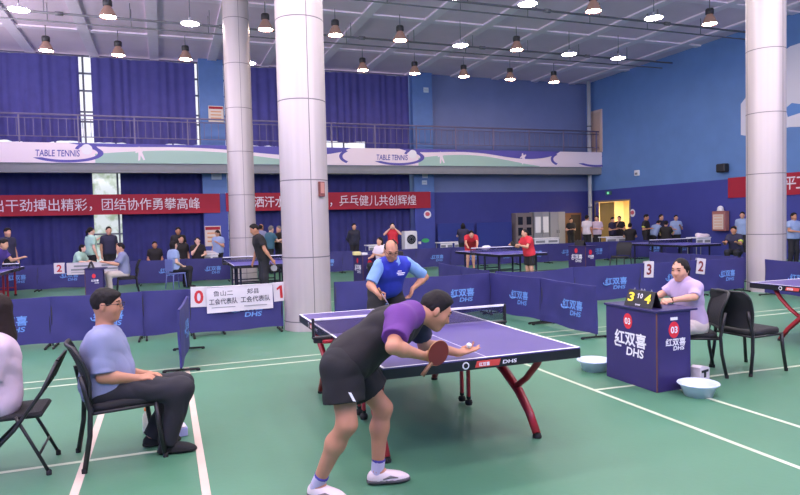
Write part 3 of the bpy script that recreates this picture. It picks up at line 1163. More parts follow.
# railing
t = thing('gallery_railing', 'violet grey metal railing with upright bars along the gallery', 'railing', (XF+.15, 0, FT-.05))
for z, r, nm in ((1.13, .035, 'handrail'), (.98, .018, 'mid_rail'), (.30, .018, 'mid_rail')):
    MB().tube([(0, 12.3, z), (0, YR+.1, z)], r, 8).build(nm, M_rail, t)
post = MB().box((0, 0, .55), (.05, .05, 1.1)).build('post', M_rail, t)
post.location = (0, 11.8, 0)
for k in range(1, 16):
    c = post.copy()
    COL.objects.link(c)
    c.location = (0, 11.8-2.0*k, 0)
bal = MB().box((0, 0, .64), (.018, .018, .68)).build('baluster', M_rail, t)
bal.location = (0, 9.0, 0)
for k in range(1, 98):
    c = bal.copy()
    COL.objects.link(c)
    c.location = (0, 9.0-.28*k, 0)

# columns clad in aluminium, with dark joints
JZ = ((.15, 1.18, 2.41, 3.68, 4.97, 6.3, 7.6), (.3, 1.35, 2.62, 3.9, 5.18, 6.48, 7.8), (.2, 1.25, 2.55, 3.85, 5.2, 6.55, 7.9))
for i, (cx, cy, lab) in enumerate(((6.42, .66, 'thick aluminium clad column right of the name banner'), (15.7, .62, 'aluminium clad column further back behind the far left table'), (6.38, -9.51, 'aluminium clad column at the right side'))):
    r = .385
    c = struct(MB().lathe([(r, 0), (r, HZ)], (cx, cy, 0), 48).build('column', M_panel), lab)
    q = MB()
    for z in JZ[i]:
        q.lathe([(r+.001, z-.009), (r+.002, z), (r+.001, z+.009)], (cx, cy, 0), 48)
    for w in (3.22, 3.22+2*PI/3, 3.22-2*PI/3):
        px, py = cx+(r+.0005)*math.cos(w), cy+(r+.0005)*math.sin(w)
        q.box((px, py, HZ/2), (.004, .012, HZ-.02), rz=w)
    q.build('joint_lines', M_seam, c)
t = thing('column_notice', 'small dark red notice box fixed on the thick column', 'notice', (6.42-.40*math.cos(.55), .66-.40*math.sin(.55), 2.26), PI+.55)
MB().box((0, 0, 0), (.04, .12, .24), b=.008).build('case', mat('brown_red_case', (120, 62, 58), .5), t)
MB().box((.021, 0, .02), (.004, .08, .17)).build('sheet', mat('faded_pink_sheet', (190, 130, 120), .6), t)


# curtains: hanging folds
def curtain(y0, y1, z0, z1, x, m, lab, name='curtain', amp=.05, seed=0):
    rnd = random.Random(seed)
    W_ = abs(y0-y1)
    nf = max(2, int(W_/.34))
    ph = [rnd.uniform(-1.3, 1.3) for _ in range(nf+3)]
    am = [rnd.uniform(.35, 1.25) for _ in range(nf+3)]

    def fn(u, v):
        y = y0+(y1-y0)*u
        q = u*nf
        i = int(q)
        p = ph[i]+(ph[i+1]-ph[i])*(q-i)
        d = math.sin(q*2*PI+p)*amp*(.5+.5*v)*(am[i]+(am[i+1]-am[i])*(q-i))+.04*math.sin(q*1.3+seed)
        return (x+d, y, z1+(z0-z1)*v+.05*math.sin(q*.9+p)*v)
    t = thing(name, lab, 'curtain', (0, 0, 0))
    MB().grid(fn, nf*10, 6).build('cloth', m, t)
    MB().tube([(x+.02, y0, z1+.03), (x+.02, y1, z1+.03)], .02, 6).build('curtain_rail', M_rail, t)
    return t


yu = lambda u, v=100, x=24.75: at(u, v, x=x).y
up_z0, up_z1 = 5.24, 8.66
curtain(11.8, yu(80), up_z0, up_z1, 24.75, M_curtain, 'upper navy curtain at the far left, left of the first daylight slit', seed=1)
curtain(yu(92), yu(195.5), up_z0-.05, up_z1, 24.75, M_curtain, 'upper navy curtain between the daylight slit and the first pilaster', seed=2)
curtain(P1[0]-.55, yu(300), up_z0, up_z1, 24.75, M_curtain, 'upper navy curtain between the two left columns', seed=3)
curtain(yu(303), yu(367), up_z0+.22, up_z1, 24.75, M_curtain, 'raised upper navy curtain just right of the thick column', seed=4)
curtain(yu(364.5), yu(408.5), up_z0-.1, up_z1, 24.75, M_curtain, 'upper navy curtain left of the second pilaster', seed=9)
lo_z1 = 4.0
curtain(11.8, yu(89), .06, lo_z1, 24.72, M_curtlow, 'lower dark navy curtain at the far left behind the red banner', seed=5, amp=.05)
curtain(yu(117), yu(206), .06, lo_z1, 24.72, M_curtlow, 'lower dark navy curtain right of the garden window', seed=6, amp=.05)
curtain(P1[0]-.55, yu(300), .06, lo_z1-.02, 24.72, M_curtlow, 'lower dark navy curtain between the two left columns', seed=7, amp=.05)
curtain(yu(303), yu(407), .06, lo_z1-.02, 24.72, M_curtlow, 'lower dark navy curtain right of the thick column', seed=8, amp=.05)


# banners
def banner(name, y0, y1, z0, z1, x, lab, strs, seed=0):
    t = thing(name, lab, 'banner', (x, (y0+y1)/2, (z0+z1)/2))
    ym, zm = (y0+y1)/2, (z0+z1)/2

    def dsp(y, z):
        return .015*math.sin(y*2.1+seed)+.012*math.sin(y*5.3+z*4)
    MB().grid(lambda u, v: (dsp(y0+(y1-y0)*u-ym, 0), y0+(y1-y0)*u-ym, (z1+(z0-z1)*v)-zm), 60, 4).build('cloth', M_banner, t)
    for s_, a, b, hh in strs:
        text(s_, 'lettering', M_bannertext, t, (0, (a+b)/2-ym, -.0), (-1, 0, 0), w=a-b, h=hh, depth=.035)
    for y in (y0, y1):
        MB().tube([(.01, y-ym, z1-zm), (.3, y-ym, z1-zm+.1)], .01, 5).build('cord', M_white, t)
    return t


xb = 24.25
yb = lambda u: at(u, 205, x=xb).y
banner('slogan_banner', yb(-45), yb(220), 2.29, 3.10, xb, 'red slogan banner hung over the left curtains and first pilaster', [('出干劲搏出精彩，团结协作勇攀高峰', yb(-8), yb(200), .50)])
banner('slogan_banner', yb(226), yb(430.5), 2.34, 3.12, xb, 'red slogan banner passing behind the thick column', [('洒汗水', yb(254), yb(285), .48), ('，乒乓健儿共创辉煌', yb(330), yb(416), .50)], 2)
# the banner on the right wall
bx0, bx1 = 15.5, 10.4
t = thing('slogan_banner', 'red slogan banner on the right wall, passing behind the right column', 'banner', ((bx0+bx1)/2, YR+.03, 2.74))
MB().grid(lambda u, v: ((bx0-bx1)*(.5-u), .01*math.sin(u*40)+.01, .40-.8*v), 40, 3).build('cloth', M_banner, t)
text('平', 'lettering', M_bannertext, t, (at(791, 187, y=YR).x-(bx0+bx1)/2, 0, .02), (0, 1, 0), h=.46, depth=.03)
text('工', 'lettering', M_bannertext, t, (at(804, 185, y=YR).x-(bx0+bx1)/2, 0, .02), (0, 1, 0), h=.42, depth=.03)

# emblem on the right wall
t = thing('wall_emblem', 'large white swoosh emblem painted on the right wall behind the column', 'emblem', (0, YR+.005, 0))
pe = [(741, 104), (750, 92), (768, 64), (790, 46.5), (803, 42), (832, 38), (832, 126), (790, 127), (748, 136), (741, 135)]
MB().plate([(at(u, v, y=YR).x, at(u, v, y=YR).z) for u, v in pe], (0, 0, 0), (1, 0, 0), (0, 0, 1), -.004).build('white_shape', mat('emblem_white', (232, 224, 236), .6), t)
pe = [(786, 108), (792, 103), (800, 104), (815, 98), (815, 112), (800, 113), (788, 117)]
MB().plate([(at(u, v, y=YR).x, at(u, v, y=YR).z) for u, v in pe], (0, .005, 0), (1, 0, 0), (0, 0, 1), -.004).build('blue_shape', M_logo, t)

# small things on the walls
t = thing('wall_speaker', 'black loudspeaker mounted on the right wall above the red banner', 'speaker', at(722.5, 168, y=YR+.16))
MB().box((0, 0, 0), (.42, .28, .34), b=.03).build('cabinet', M_blackm, t)
MB().box((0, .145, 0), (.36, .01, .28), b=.004).build('grille', M_mesh, t)
MB().tube([(0, -.15, .0), (0, -.1, 0)], .05, 8).build('bracket', M_blackm, t)
t = thing('wall_box', 'small white sensor box on the right wall above the doorway', 'box', at(637, 173, y=YR+.05))
MB().box((0, 0, 0), (.30, .10, .26), b=.02).build('case', M_white, t)
MB().box((0, .055, -.03), (.18, .01, .10), b=.004).build('lens', M_slab, t)
t = thing('exit_sign', 'small green lit exit sign above the open doorway', 'sign', at(608.5, 193, y=YR+.04))
MB().box((0, 0, 0), (.42, .06, .2), b=.01).build('case', mat('exit_sign_case', (70, 110, 110), .5), t)
MB().box((0, .032, 0), (.16, .006, .12)).build('face', mat('exit_sign_face', (120, 220, 170), .5, emit=.6), t)
for u, v, yw, lab in ((632.5, 213, None, 'round red and white sticker on the wall right of the doorway'), (427.5, 214.5, 1, 'round red and white sticker on the second pilaster')):
    if yw is None:
        p = at(u, v, y=YR+.01)
        t = thing('round_sticker', lab, 'sticker', p, PI/2)
    else:
        p = at(u, v, x=XB-.71)
        t = thing('round_sticker', lab, 'sticker', p, PI)
    MB().plate(ellipse(.19, .19), (0, 0, 0), (0, 1, 0), (0, 0, 1), .004).build('disc', M_white, t)
    MB().plate(ellipse(.12, .10), (.005, 0, .02), (0, 1, 0), (0, 0, 1), .003).build('red_mark', mat('pink_red_print', (214, 96, 110), .6), t)
t = thing('first_aid_sticker', 'green sticker low on the second pilaster', 'sticker', at(425.5, 240.5, x=XB-.71), PI)
MB().plate(ellipse(.20, .10), (0, 0, 0), (0, 1, 0), (0, 0, 1), .004).build('disc', mat('bright_green_print', (70, 180, 110), .6), t)
MB().box((.005, -.3, -.1), (.004, .14, .12)).build('tab', M_white, t)
for u, v, x, w_, h_, lab in ((216.5, 176, XB-.72, .42, .30, 'white notice high on the first pilaster'), (425, 176, XB-.72, .28, .2, 'upper white notice on the second pilaster'), (424.5, 182.5, XB-.72, .26, .2, 'lower white notice on the second pilaster'), (426, 90, XB-.72, .26, .24, 'white square plate at the top of the second pilaster')):
    t = thing('wall_notice', lab, 'notice', at(u, v, x=x), PI)
    MB().box((0, 0, 0), (.012, w_, h_), b=.003).build('sheet', mat('grey_white_sheet', (196, 206, 220), .6), t)
    MB().box((.008, 0, 0), (.003, w_*.7, h_*.08)).build('print', M_slab, t)
for u, v, w_, h_, lab in ((216, 114, .62, .68, 'cream poster with red heading on the pilaster above the gallery'), (213, 236, .66, .86, 'cream poster with red heading low on the first pilaster')):
    t = thing('wall_poster', lab, 'poster', at(u, v, x=XB-.73), PI)
    MB().box((0, 0, 0), (.02, w_, h_), b=.004).build('sheet', mat('cream_poster', (226, 208, 196), .6), t)
    MB().box((.012, 0, h_*.38), (.004, w_*.92, h_*.15)).build('heading', M_banner, t)
    for k in range(3):
        MB().box((.012, 0, h_*(.14-.2*k)), (.004, w_*.7, h_*.08)).build('print', mat('orange_print', (220, 160, 120), .6), t)
t = thing('fire_hose_box', 'pale red framed box on the right wall left of the right column', 'box', at(720.5, 221, y=YR+.15))
MB().box((0, 0, 0), (.66, .24, .80), b=.02).build('case', mat('dusty_red_case', (170, 110, 104), .5), t)
MB().box((0, .125, -.03), (.50, .015, .60)).build('sheet', mat('cream_poster', (226, 208, 196), .6), t)
for k in range(5):
    MB().box((0, .134, .2-.12*k), (.38, .005, .03)).build('print', mat('orange_print', (220, 160, 120), .6), t)
p = at(721, 212, y=YR+.12)
t = thing('white_helmet', 'white helmet resting on top of the red framed box', 'helmet', at(720.5, 221, y=YR+.16)+Vector((0, 0, .41)))
MB().lathe([(.12, 0), (.125, .06), (.11, .14), (.07, .19), (.001, .21)], (0, 0, 0), 20).build('shell', M_white, t)
MB().lathe([(.12, -.005), (.15, .01), (.12, .03)], (0, 0, 0), 20).build('brim', M_white, t)

# cabinets by the back wall
def cabinet(u0, u1, v0, lab, style):
    xc = 24.1
    a, b = at(u0, v0, x=xc), at(u1, v0, x=xc)
    W_, H_ = a.y-b.y, a.z
    t = thing('cabinet', lab, 'cabinet', (xc+.25, (a.y+b.y)/2, 0), PI)
    c = mat('cabinet_brown_grey', (128, 116, 118), .5) if style == 'glass' else M_steel
    MB().box((-.0, 0, H_/2), (.45, W_-.02, H_), b=.01).build('body', c, t)
    for k in (-1, 1):
        d = MB().box((.235, k*W_/4, H_/2), (.025, W_/2-.05, H_-.10), b=.006).build('door', c, t)
        if style == 'glass':
            for j in range(3):
                z = H_*(.26+.27*j)
                MB().box((.25, k*W_/4, z), (.012, W_/2-.22, H_*.20)).build('pane', M_glass, d)
        if style == 'papers':
            MB().box((.25, k*W_/4, H_*.68), (.008, W_/2-.14, H_*.40)).build('paper', M_white, d)
        MB().box((.255, k*.06, H_*.5), (.02, .02, .16)).build('handle', M_blackm, d)
    return t


cabinet(516, 533, 213, 'brown grey cabinet with dark glass doors, leftmost by the back wall', 'glass')
cabinet(534, 549.5, 212, 'grey steel cabinet with white sheets on its doors', 'papers')
cabinet(550, 565.5, 212, 'plain grey steel two door cabinet right of the one with sheets', 'plain')
a = at(566.5, 213, x=24.2)
b = at(583, 213, x=24.2)
t = thing('wooden_door_frame', 'dark brown wooden door in the corner right of the cabinets', 'door', (24.4, (a.y+b.y)/2, 0), PI)
MB().box((0, 0, a.z/2), (.10, a.y-b.y, a.z)).build('frame', M_wood, t)
MB().box((.055, .15, a.z/2), (.03, (a.y-b.y)*.55, a.z-.2)).build('door_leaf', mat('very_dark_wood', (52, 36, 34), .6), t)
# folded blue tables leaning by the wall
for i, (u0, u1, lab) in enumerate(((437, 474, 'folded dark blue table stored upright against the back wall, nearer the pilaster'), (476, 512, 'folded dark blue table stored upright against the back wall, nearer the cabinets'))):
    a, b = at(u0, 224, x=24.3), at(u1, 224, x=24.3)
    t = thing('folded_table', lab, 'table', (24.28, (a.y+b.y)/2, 0), PI)
    W_ = a.y-b.y
    MB().box((0, 0, .95), (.03, W_-.06, 1.25), b=.008).build('tabletop', mat('stored_table_blue', (44, 58, 140), .5), t)
    MB().box((-.06, 0, .95), (.03, W_-.06, 1.25), b=.008).build('tabletop', mat('stored_table_blue', (44, 58, 140), .5), t)
    for s_ in (-1, 1):
        MB().tube([(-.03, s_*W_*.35, .3), (-.03, s_*W_*.35, .08)], .02, 8).build('leg', M_blackm, t)
        MB().tube([(-.15, s_*W_*.35, .05), (.12, s_*W_*.35, .05)], .05, 10).build('wheel', M_rubber, t)
# white fan box on the floor by the second pilaster
a = at(409, 252, x=23.0)
t = thing('air_cooler', 'white floor standing cooler with a round black fan grille', 'fan', (23.2, at(409.5, 245, x=23.2).y, 0), PI)
zt = at(409, 231, x=23.2).z
MB().box((0, 0, zt/2), (.5, .60, zt), b=.04).build('housing', M_white, t)
MB().plate(ellipse(.22, .22, 28), (.251, 0, zt-.38), (0, 1, 0), (0, 0, 1), .012).build('grille', M_glass, t)
g = MB()
for r in (.08, .14, .21):
    g.tube([(.268, r*math.cos(2*PI*k/24), zt-.38+r*math.sin(2*PI*k/24)) for k in range(25)], .008, 5)
g.build('grille_ring', M_slab, t)

# lamps
LAMPS = []
for u, v, k in [(17, 9, 'L'), (107, 17, 'b'), (190, 23, 'L'), (47, 51, 'b'), (119, 55, 'b'), (187, 60, 'b'), (267, 31, 'b'), (253, 64, 'L'), (337, 37, 'b'), (364, 72, 'b'), (402, 42, 'b'), (457, 0, 'L'), (531, 3.5, 'L'), (463, 46, 'L'), (417, 74, 'b'), (467, 77, 'b'), (520, 50, 'b'), (573, 52.5, 'L'), (513, 79, 'b'), (558, 81, 'b'), (599, 10, 'b'), (661, 15, 'L'), (624, 55, 'L'), (720, 20, 'b')]:
    p = at(u, v, z=7.9)
    rx = min((12.25, 16.7, 21.1), key=lambda q: abs(q-p.x))
    ry = min([6.43-2.28*q for q in range(10)], key=lambda q: abs(q-p.y))
    LAMPS.append((rx, ry, k))


def lamp_bell(lab):
    t = thing('high_bay_lamp', lab, 'lamp', (0, 0, 7.9), 0, 'bell shaped hanging lamps')
    MB().lathe([(.235, 0), (.245, .02), (.20, .12), (.14, .24), (.10, .30), (.10, .31)], (0, 0, 0), 24).build('reflector', M_lampbell, t)
    MB().lathe([(.11, .31), (.13, .33), (.13, .47), (.11, .50), (.001, .50)], (0, 0, 0), 16).build('housing', M_lampdark, t)
    MB().fan((0, 0), .215, .012, 24, False).build('bulb_glow', M_bulb, t)
    MB().tube([(0, 0, .5), (0, 0, HZ-7.9)], .015, 6).build('hanging_rod', M_pipe, t)
    return t


def lamp_led(lab):
    t = thing('disc_lamp', lab, 'lamp', (0, 0, 7.9), 0, 'flat bright disc lamps')
    MB().lathe([(.27, 0), (.285, .01), (.285, .03), (.10, .045), (.04, .06), (.04, .18), (.001, .18)], (0, 0, 0), 28).build('housing', mat('white_lamp_housing', (215, 210, 220), .4), t)
    MB().fan((0, 0), .265, .004, 28, False).build('diffuser', M_led, t)
    MB().tube([(0, 0, .18), (0, 0, HZ-7.9)], .012, 6).build('hanging_rod', M_pipe, t)
    return t


rows = {12.25: 'nearest row', 16.7: 'middle row', 21.1: 'back row'}
colw = {}
for rx in rows:
    ys = sorted([l[1] for l in LAMPS if l[0] == rx], reverse=True)
    for i, y in enumerate(ys):
        colw[(rx, round(y, 2))] = (i, len(ys))
words = ['first', 'second', 'third', 'fourth', 'fifth', 'sixth', 'seventh', 'eighth', 'ninth', 'tenth']
protoL = {}
for rx, ry, k in LAMPS:
    i, n = colw[(rx, round(ry, 2))]
    lab = ('bright flat disc lamp' if k == 'L' else 'bell shaped warm hanging lamp') + ', %s from the left in the %s of ceiling lamps' % (words[i], rows[rx])
    if k not in protoL:
        o = lamp_led(lab) if k == 'L' else lamp_bell(lab)
        protoL[k] = o
        o.location = (rx, ry, 7.9)
    else:
        dup(protoL[k], (rx, ry, 7.9), 0, lab)


# ================================================================ BARRIERS
def wrinkle(kind):
    def w(y, z):
        if kind == 0:
            return .006*math.sin(y*9+z*5)+.008*math.sin(z*8-y*3)*(y*.6)
        if kind == 1:
            return .010*math.sin(y*6-z*7+1)+.005*math.sin(y*15+z*9)
        if kind == 2:
            return .030*math.exp(-((y+.15-z*.5)/.22)**2)*math.sin((z-.1)*11+y*5)+.006*math.sin(y*9)
        return .005*math.sin(y*8+z*3)+.008*math.sin(z*6+y*7)
    return w


BL, BHT = 1.40, .745


def make_barrier(kind):
    w = wrinkle(kind)
    t = thing('court_barrier', 'x', 'barrier', (0, 0, 0), 0, 'navy court barriers')
    sag = .05 if kind == 2 else .012

    def fn(sgn):
        def g(u, v):
            y = (u-.5)*BL
            zt = BHT-sag*math.sin(u*PI)
            z = .06+(zt-.06)*(1-v)+.010*math.sin(u*9+kind)*v
            return (sgn*.014+w(y, z)*(.3+.7*math.sin(v*PI))*1., y, z)
        return g
    m = MB()
    m.grid(fn(-1), 28, 14)
    m.grid(lambda u, v: fn(1)(1-u, v), 28, 14)
    # hems closing the two faces
    for (a, b) in ((0, 0), (1, 1)):
        pass
    m.grid(lambda u, v: [fn(-1)(u, 0), fn(1)(u, 0)][int(v > .5)], 28, 1)
    m.grid(lambda u, v: [fn(-1)(u, 1), fn(1)(u, 1)][int(v > .5)], 28, 1)
    m.grid(lambda u, v: [fn(-1)(0, v), fn(1)(0, v)][int(u > .5)], 1, 14)
    m.grid(lambda u, v: [fn(-1)(1, v), fn(1)(1, v)][int(u > .5)], 1, 14)
    m.build('cloth', M_fabric, t)

    def warp(q):
        v = 1-(q.z-.06)/(BHT-.06)
        return Vector((-.014+w(q.y, q.z)*(.3+.7*math.sin(max(0, min(1, v))*PI)), q.y, q.z))
    a = text('红双喜', 'logo', M_logo, t, (0, -.17, .42), (-1, 0, 0), w=.46, h=.145, depth=.006, shear=.0, warp=warp)
    text('DHS', 'logo', M_logo, t, (0, -.24, .295), (-1, 0, 0), w=.25, h=.075, depth=.006, shear=.15, warp=warp)
    mb = MB()
    pts = [(-.02, .30, .37), (-.02, .24, .345), (-.02, .14, .35), (-.02, .09, .37)]
    mb.tube([warp(Vector(p))+Vector((-.006, 0, 0)) for p in [(0, .10, .40), (0, .085, .36), (0, .04, .345), (0, -.04, .36)]], .010, 5)
    mb.build('logo_tail', M_logo, t)
    f = MB()
    for s_ in (-1, 1):
        f.tube([(0, s_*(BL/2-.02), .02), (0, s_*(BL/2-.02), BHT-.03)], .010, 6)
    f.tube([(0, -BL/2+.02, BHT-.035), (0, BL/2-.02, BHT-.035)], .008, 6)
    f.build('frame', M_blackm, t)
    for s_ in (-1, 1):
        q = MB().box((0, s_*(BL/2-.06), .022), (.40, .03, .022), b=.004)
        for e in (-1, 1):
            q.box((e*.19, s_*(BL/2-.06), .014), (.045, .036, .028), b=.006)
        q.build('foot', M_rubber, t)
    return t


BPROTO = {}


def barrier(a, b, lab, kind=0, flip=False):
    """a to b on the floor; the printed face looks to the right of the way from a to b unless flipped"""
    a, b = Vector((a[0], a[1], 0)), Vector((b[0], b[1], 0))
    d = b-a
    rz = math.atan2(d.y, d.x)+PI/2      # local -y runs a to b
    if flip:
        rz += PI
    c = (a+b)/2
    L_ = (d.length+.03)/BL
    if kind not in BPROTO:
        BPROTO[kind] = make_barrier(kind)
        r = BPROTO[kind]
        r.location = c
        r.rotation_euler = (0, 0, rz)
        r.scale = (1, L_, 1)
        r['label'] = lab
    else:
        dup(BPROTO[kind], c, rz, lab, None, (1, L_, 1))


# from here the left end comes first, so the print faces the camera
barrier((6.56, 5.80), (6.56, 4.44), 'navy barrier behind the woman at the left edge', 0)
barrier((6.57, 4.42), (6.55, 3.20), 'navy barrier behind the head of the seated man in glasses', 1)
barrier((6.60, 3.18), (6.64, 1.96), 'navy barrier between the seated man and the side barrier', 3)
barrier((6.44, 2.50), (6.44, 1.08), 'navy barrier carrying the name banner and red score cards', 0)
barrier((3.98, 2.70), (5.46, 2.56), 'navy side barrier standing edge on beside the seated man', 3)
barrier((6.30, .22), (6.33, -1.22), 'navy barrier behind the far player, next to the thick column', 3)
barrier((6.34, -1.23), (6.38, -2.66), 'navy barrier right of the far player, behind the server\'s head', 1)
barrier((6.36, -2.70), (4.98, -2.86), 'further of the two navy barriers right of the net', 0)
barrier((4.95, -2.87), (3.48, -2.80), 'nearer of the two navy barriers right of the net', 1)
barrier((6.60, -2.95), (6.56, -4.62), 'creased navy barrier behind the two barriers right of the net', 2)
barrier((6.55, -4.64), (6.56, -6.22), 'navy barrier right of the creased one, left of the card with a 3', 0)
barrier((6.56, -6.24), (6.57, -7.78), 'navy barrier carrying the white card with a 3', 3)
barrier((6.57, -7.80), (6.60, -9.10), 'navy barrier carrying the white card with a 2, beside the right column', 1)
barrier((9.5, -3.06), (8.20, -3.0), 'further navy barrier of the pair running away behind the far player', 3)
barrier((8.18, -3.0), (6.80, -2.90), 'nearer navy barrier of the pair running away behind the far player', 1)
barrier((9.75, -9.35), (8.35, -9.33), 'further navy side barrier behind the row with number cards', 0)
barrier((8.33, -9.33), (6.95, -9.31), 'nearer navy side barrier behind the row with number cards', 3)
barrier((5.86, -8.88), (4.50, -8.70), 'navy barrier at the right edge, in front of the right column', 3)
barrier((7.9, -10.6), (7.9, -12.0), 'navy barrier far right below the man with the lanyard', 0)
farl = ['at the left edge behind the standing man in black', 'under the card with a red 2', 'behind the lilac umpire', 'left of the woman on the blue chair', 'right of the woman on the blue chair']
for i in range(5):
    barrier((16.45, 7.55-1.32*i), (16.45, 6.25-1.32*i), 'distant navy barrier '+farl[i], (0, 3, 1, 0, 3)[i])
farm = ['just right of the thick column', 'behind the small umpire desk', 'behind the far player\'s head', 'right of the far player\'s shoulder', 'left of the crouching player in red', 'behind the crouching player in red', 'between the two red players', 'right of the standing red player', 'behind the far right umpire desk', 'right of the far right umpire desk', 'below the dark group by the doorway', 'below the four people bending over a table']
for i in range(12):
    y = -1.55-1.33*i
    x = 17.4-.08*i
    barrier((x, y), (x-.07, y-1.31), 'distant navy barrier '+farm[i], (3, 0, 1)[i % 3])


# cards and name banner over the barriers
def card(body, c, nrm_rz, w_, h_, lab, ink, tilt=0.):
    t = thing('score_card', lab, 'card', c, nrm_rz)
    M = Matrix.Rotation(tilt, 3, 'X')
    m = MB()
    m.box((-.022, 0, -h_/2+.03), (.003, w_, h_), M=None)
    m.box((.0, 0, .031), (.046, w_, .003))
    m.box((.022, 0, -.05), (.003, w_, .16))
    m.build('sheet', M_paper, t)
    text(body, 'numeral', ink, t, (-.024, 0, -h_/2+.03), (-1, 0, 0), h=h_*.68, depth=.002)
    t.rotation_euler = (tilt, 0, nrm_rz)
    return t


M_inkred = mat('dark_red_ink', (196, 40, 48), .6)
M_inkbr = mat('brown_red_ink', (130, 44, 48), .6)
card('0', (6.44, 2.36, .745), 0, .24, .31, 'white card with a red 0 at the left of the name banner', M_inkred, .03)
card('1', (6.44, 1.12, .745), 0, .20, .30, 'white card with a red 1 beside the thick column', M_inkred, -.05)
card('3', (6.56, -6.46, .745), 0, .24, .33, 'white card with a dark red 3 on the right row of barriers', M_inkbr, .06)
card('2', (6.555, -7.84, .745), 0, .24, .33, 'white card with a dark red 2 behind the umpire in lilac', M_inkbr, .14)
card('2', (16.44, 5.68, .745), 0, .27, .30, 'small white card with a red 2 on the distant left barrier', M_inkred)
t = thing('name_banner', 'white paper banner with black team names hung over the barrier', 'banner', (6.41, 1.74, .74), 0)
bw, bh = 1.02, .40
MB().grid(lambda u, v: (-.020-.012*math.sin(u*7)*v-.004*math.sin(v*6), bw*(.5-u), .025-bh*v+.018*(u-.5)), 24, 8).build('sheet', M_paper, t)
MB().box((.02, 0, .025), (.10, bw, .003)).build('fold', M_paper, t)
M_ink = mat('black_ink', (46, 44, 60), .6)
wz = lambda q: Vector((q.x-.020-.012*math.sin((.5-q.y/bw)*7)*((.025-q.z)/bh), q.y, q.z+.018*(-q.y/bw)))
text('鲁山二', 'lettering', M_ink, t, (0, .26, -.075), (-1, 0, 0), w=.30, h=.085, depth=.004, warp=wz)
text('工会代表队', 'lettering', M_ink, t, (0, .26, -.20), (-1, 0, 0), w=.43, h=.095, depth=.004, warp=wz)
text('郏县', 'lettering', M_ink, t, (0, -.20, -.075), (-1, 0, 0), w=.19, h=.085, depth=.004, warp=wz)
text('工会代表队', 'lettering', M_ink, t, (0, -.235, -.20), (-1, 0, 0), w=.46, h=.095, depth=.004, warp=wz)
for yy in (.26, -.235):
    MB().box((-.026, yy, -.30), (.002, .36, .012)).build('small_print', M_slab, t)
for y, lab in ((at(83.5, 268, x=16.4).y, 'left distant white paper banner beside the card with a 2'), (at(111, 268, x=16.4).y, 'right distant white paper banner behind the lilac umpire')):
    t = thing('name_banner', lab, 'banner', (16.41, y, .745), 0)
    MB().grid(lambda u, v: (-.02-.01*math.sin(u*6)*v, .86*(.5-u)*1.0, .02-.34*v), 16, 4).build('sheet', M_paper, t)
    MB().box((.02, 0, .02), (.10, .86, .003)).build('fold', M_paper, t)
    for k, z in enumerate((-.08, -.18, -.26)):
        MB().box((-.034, .02, z), (.004, .60 if k else .45, .05 if k < 2 else .015)).build('print', M_slab, t)


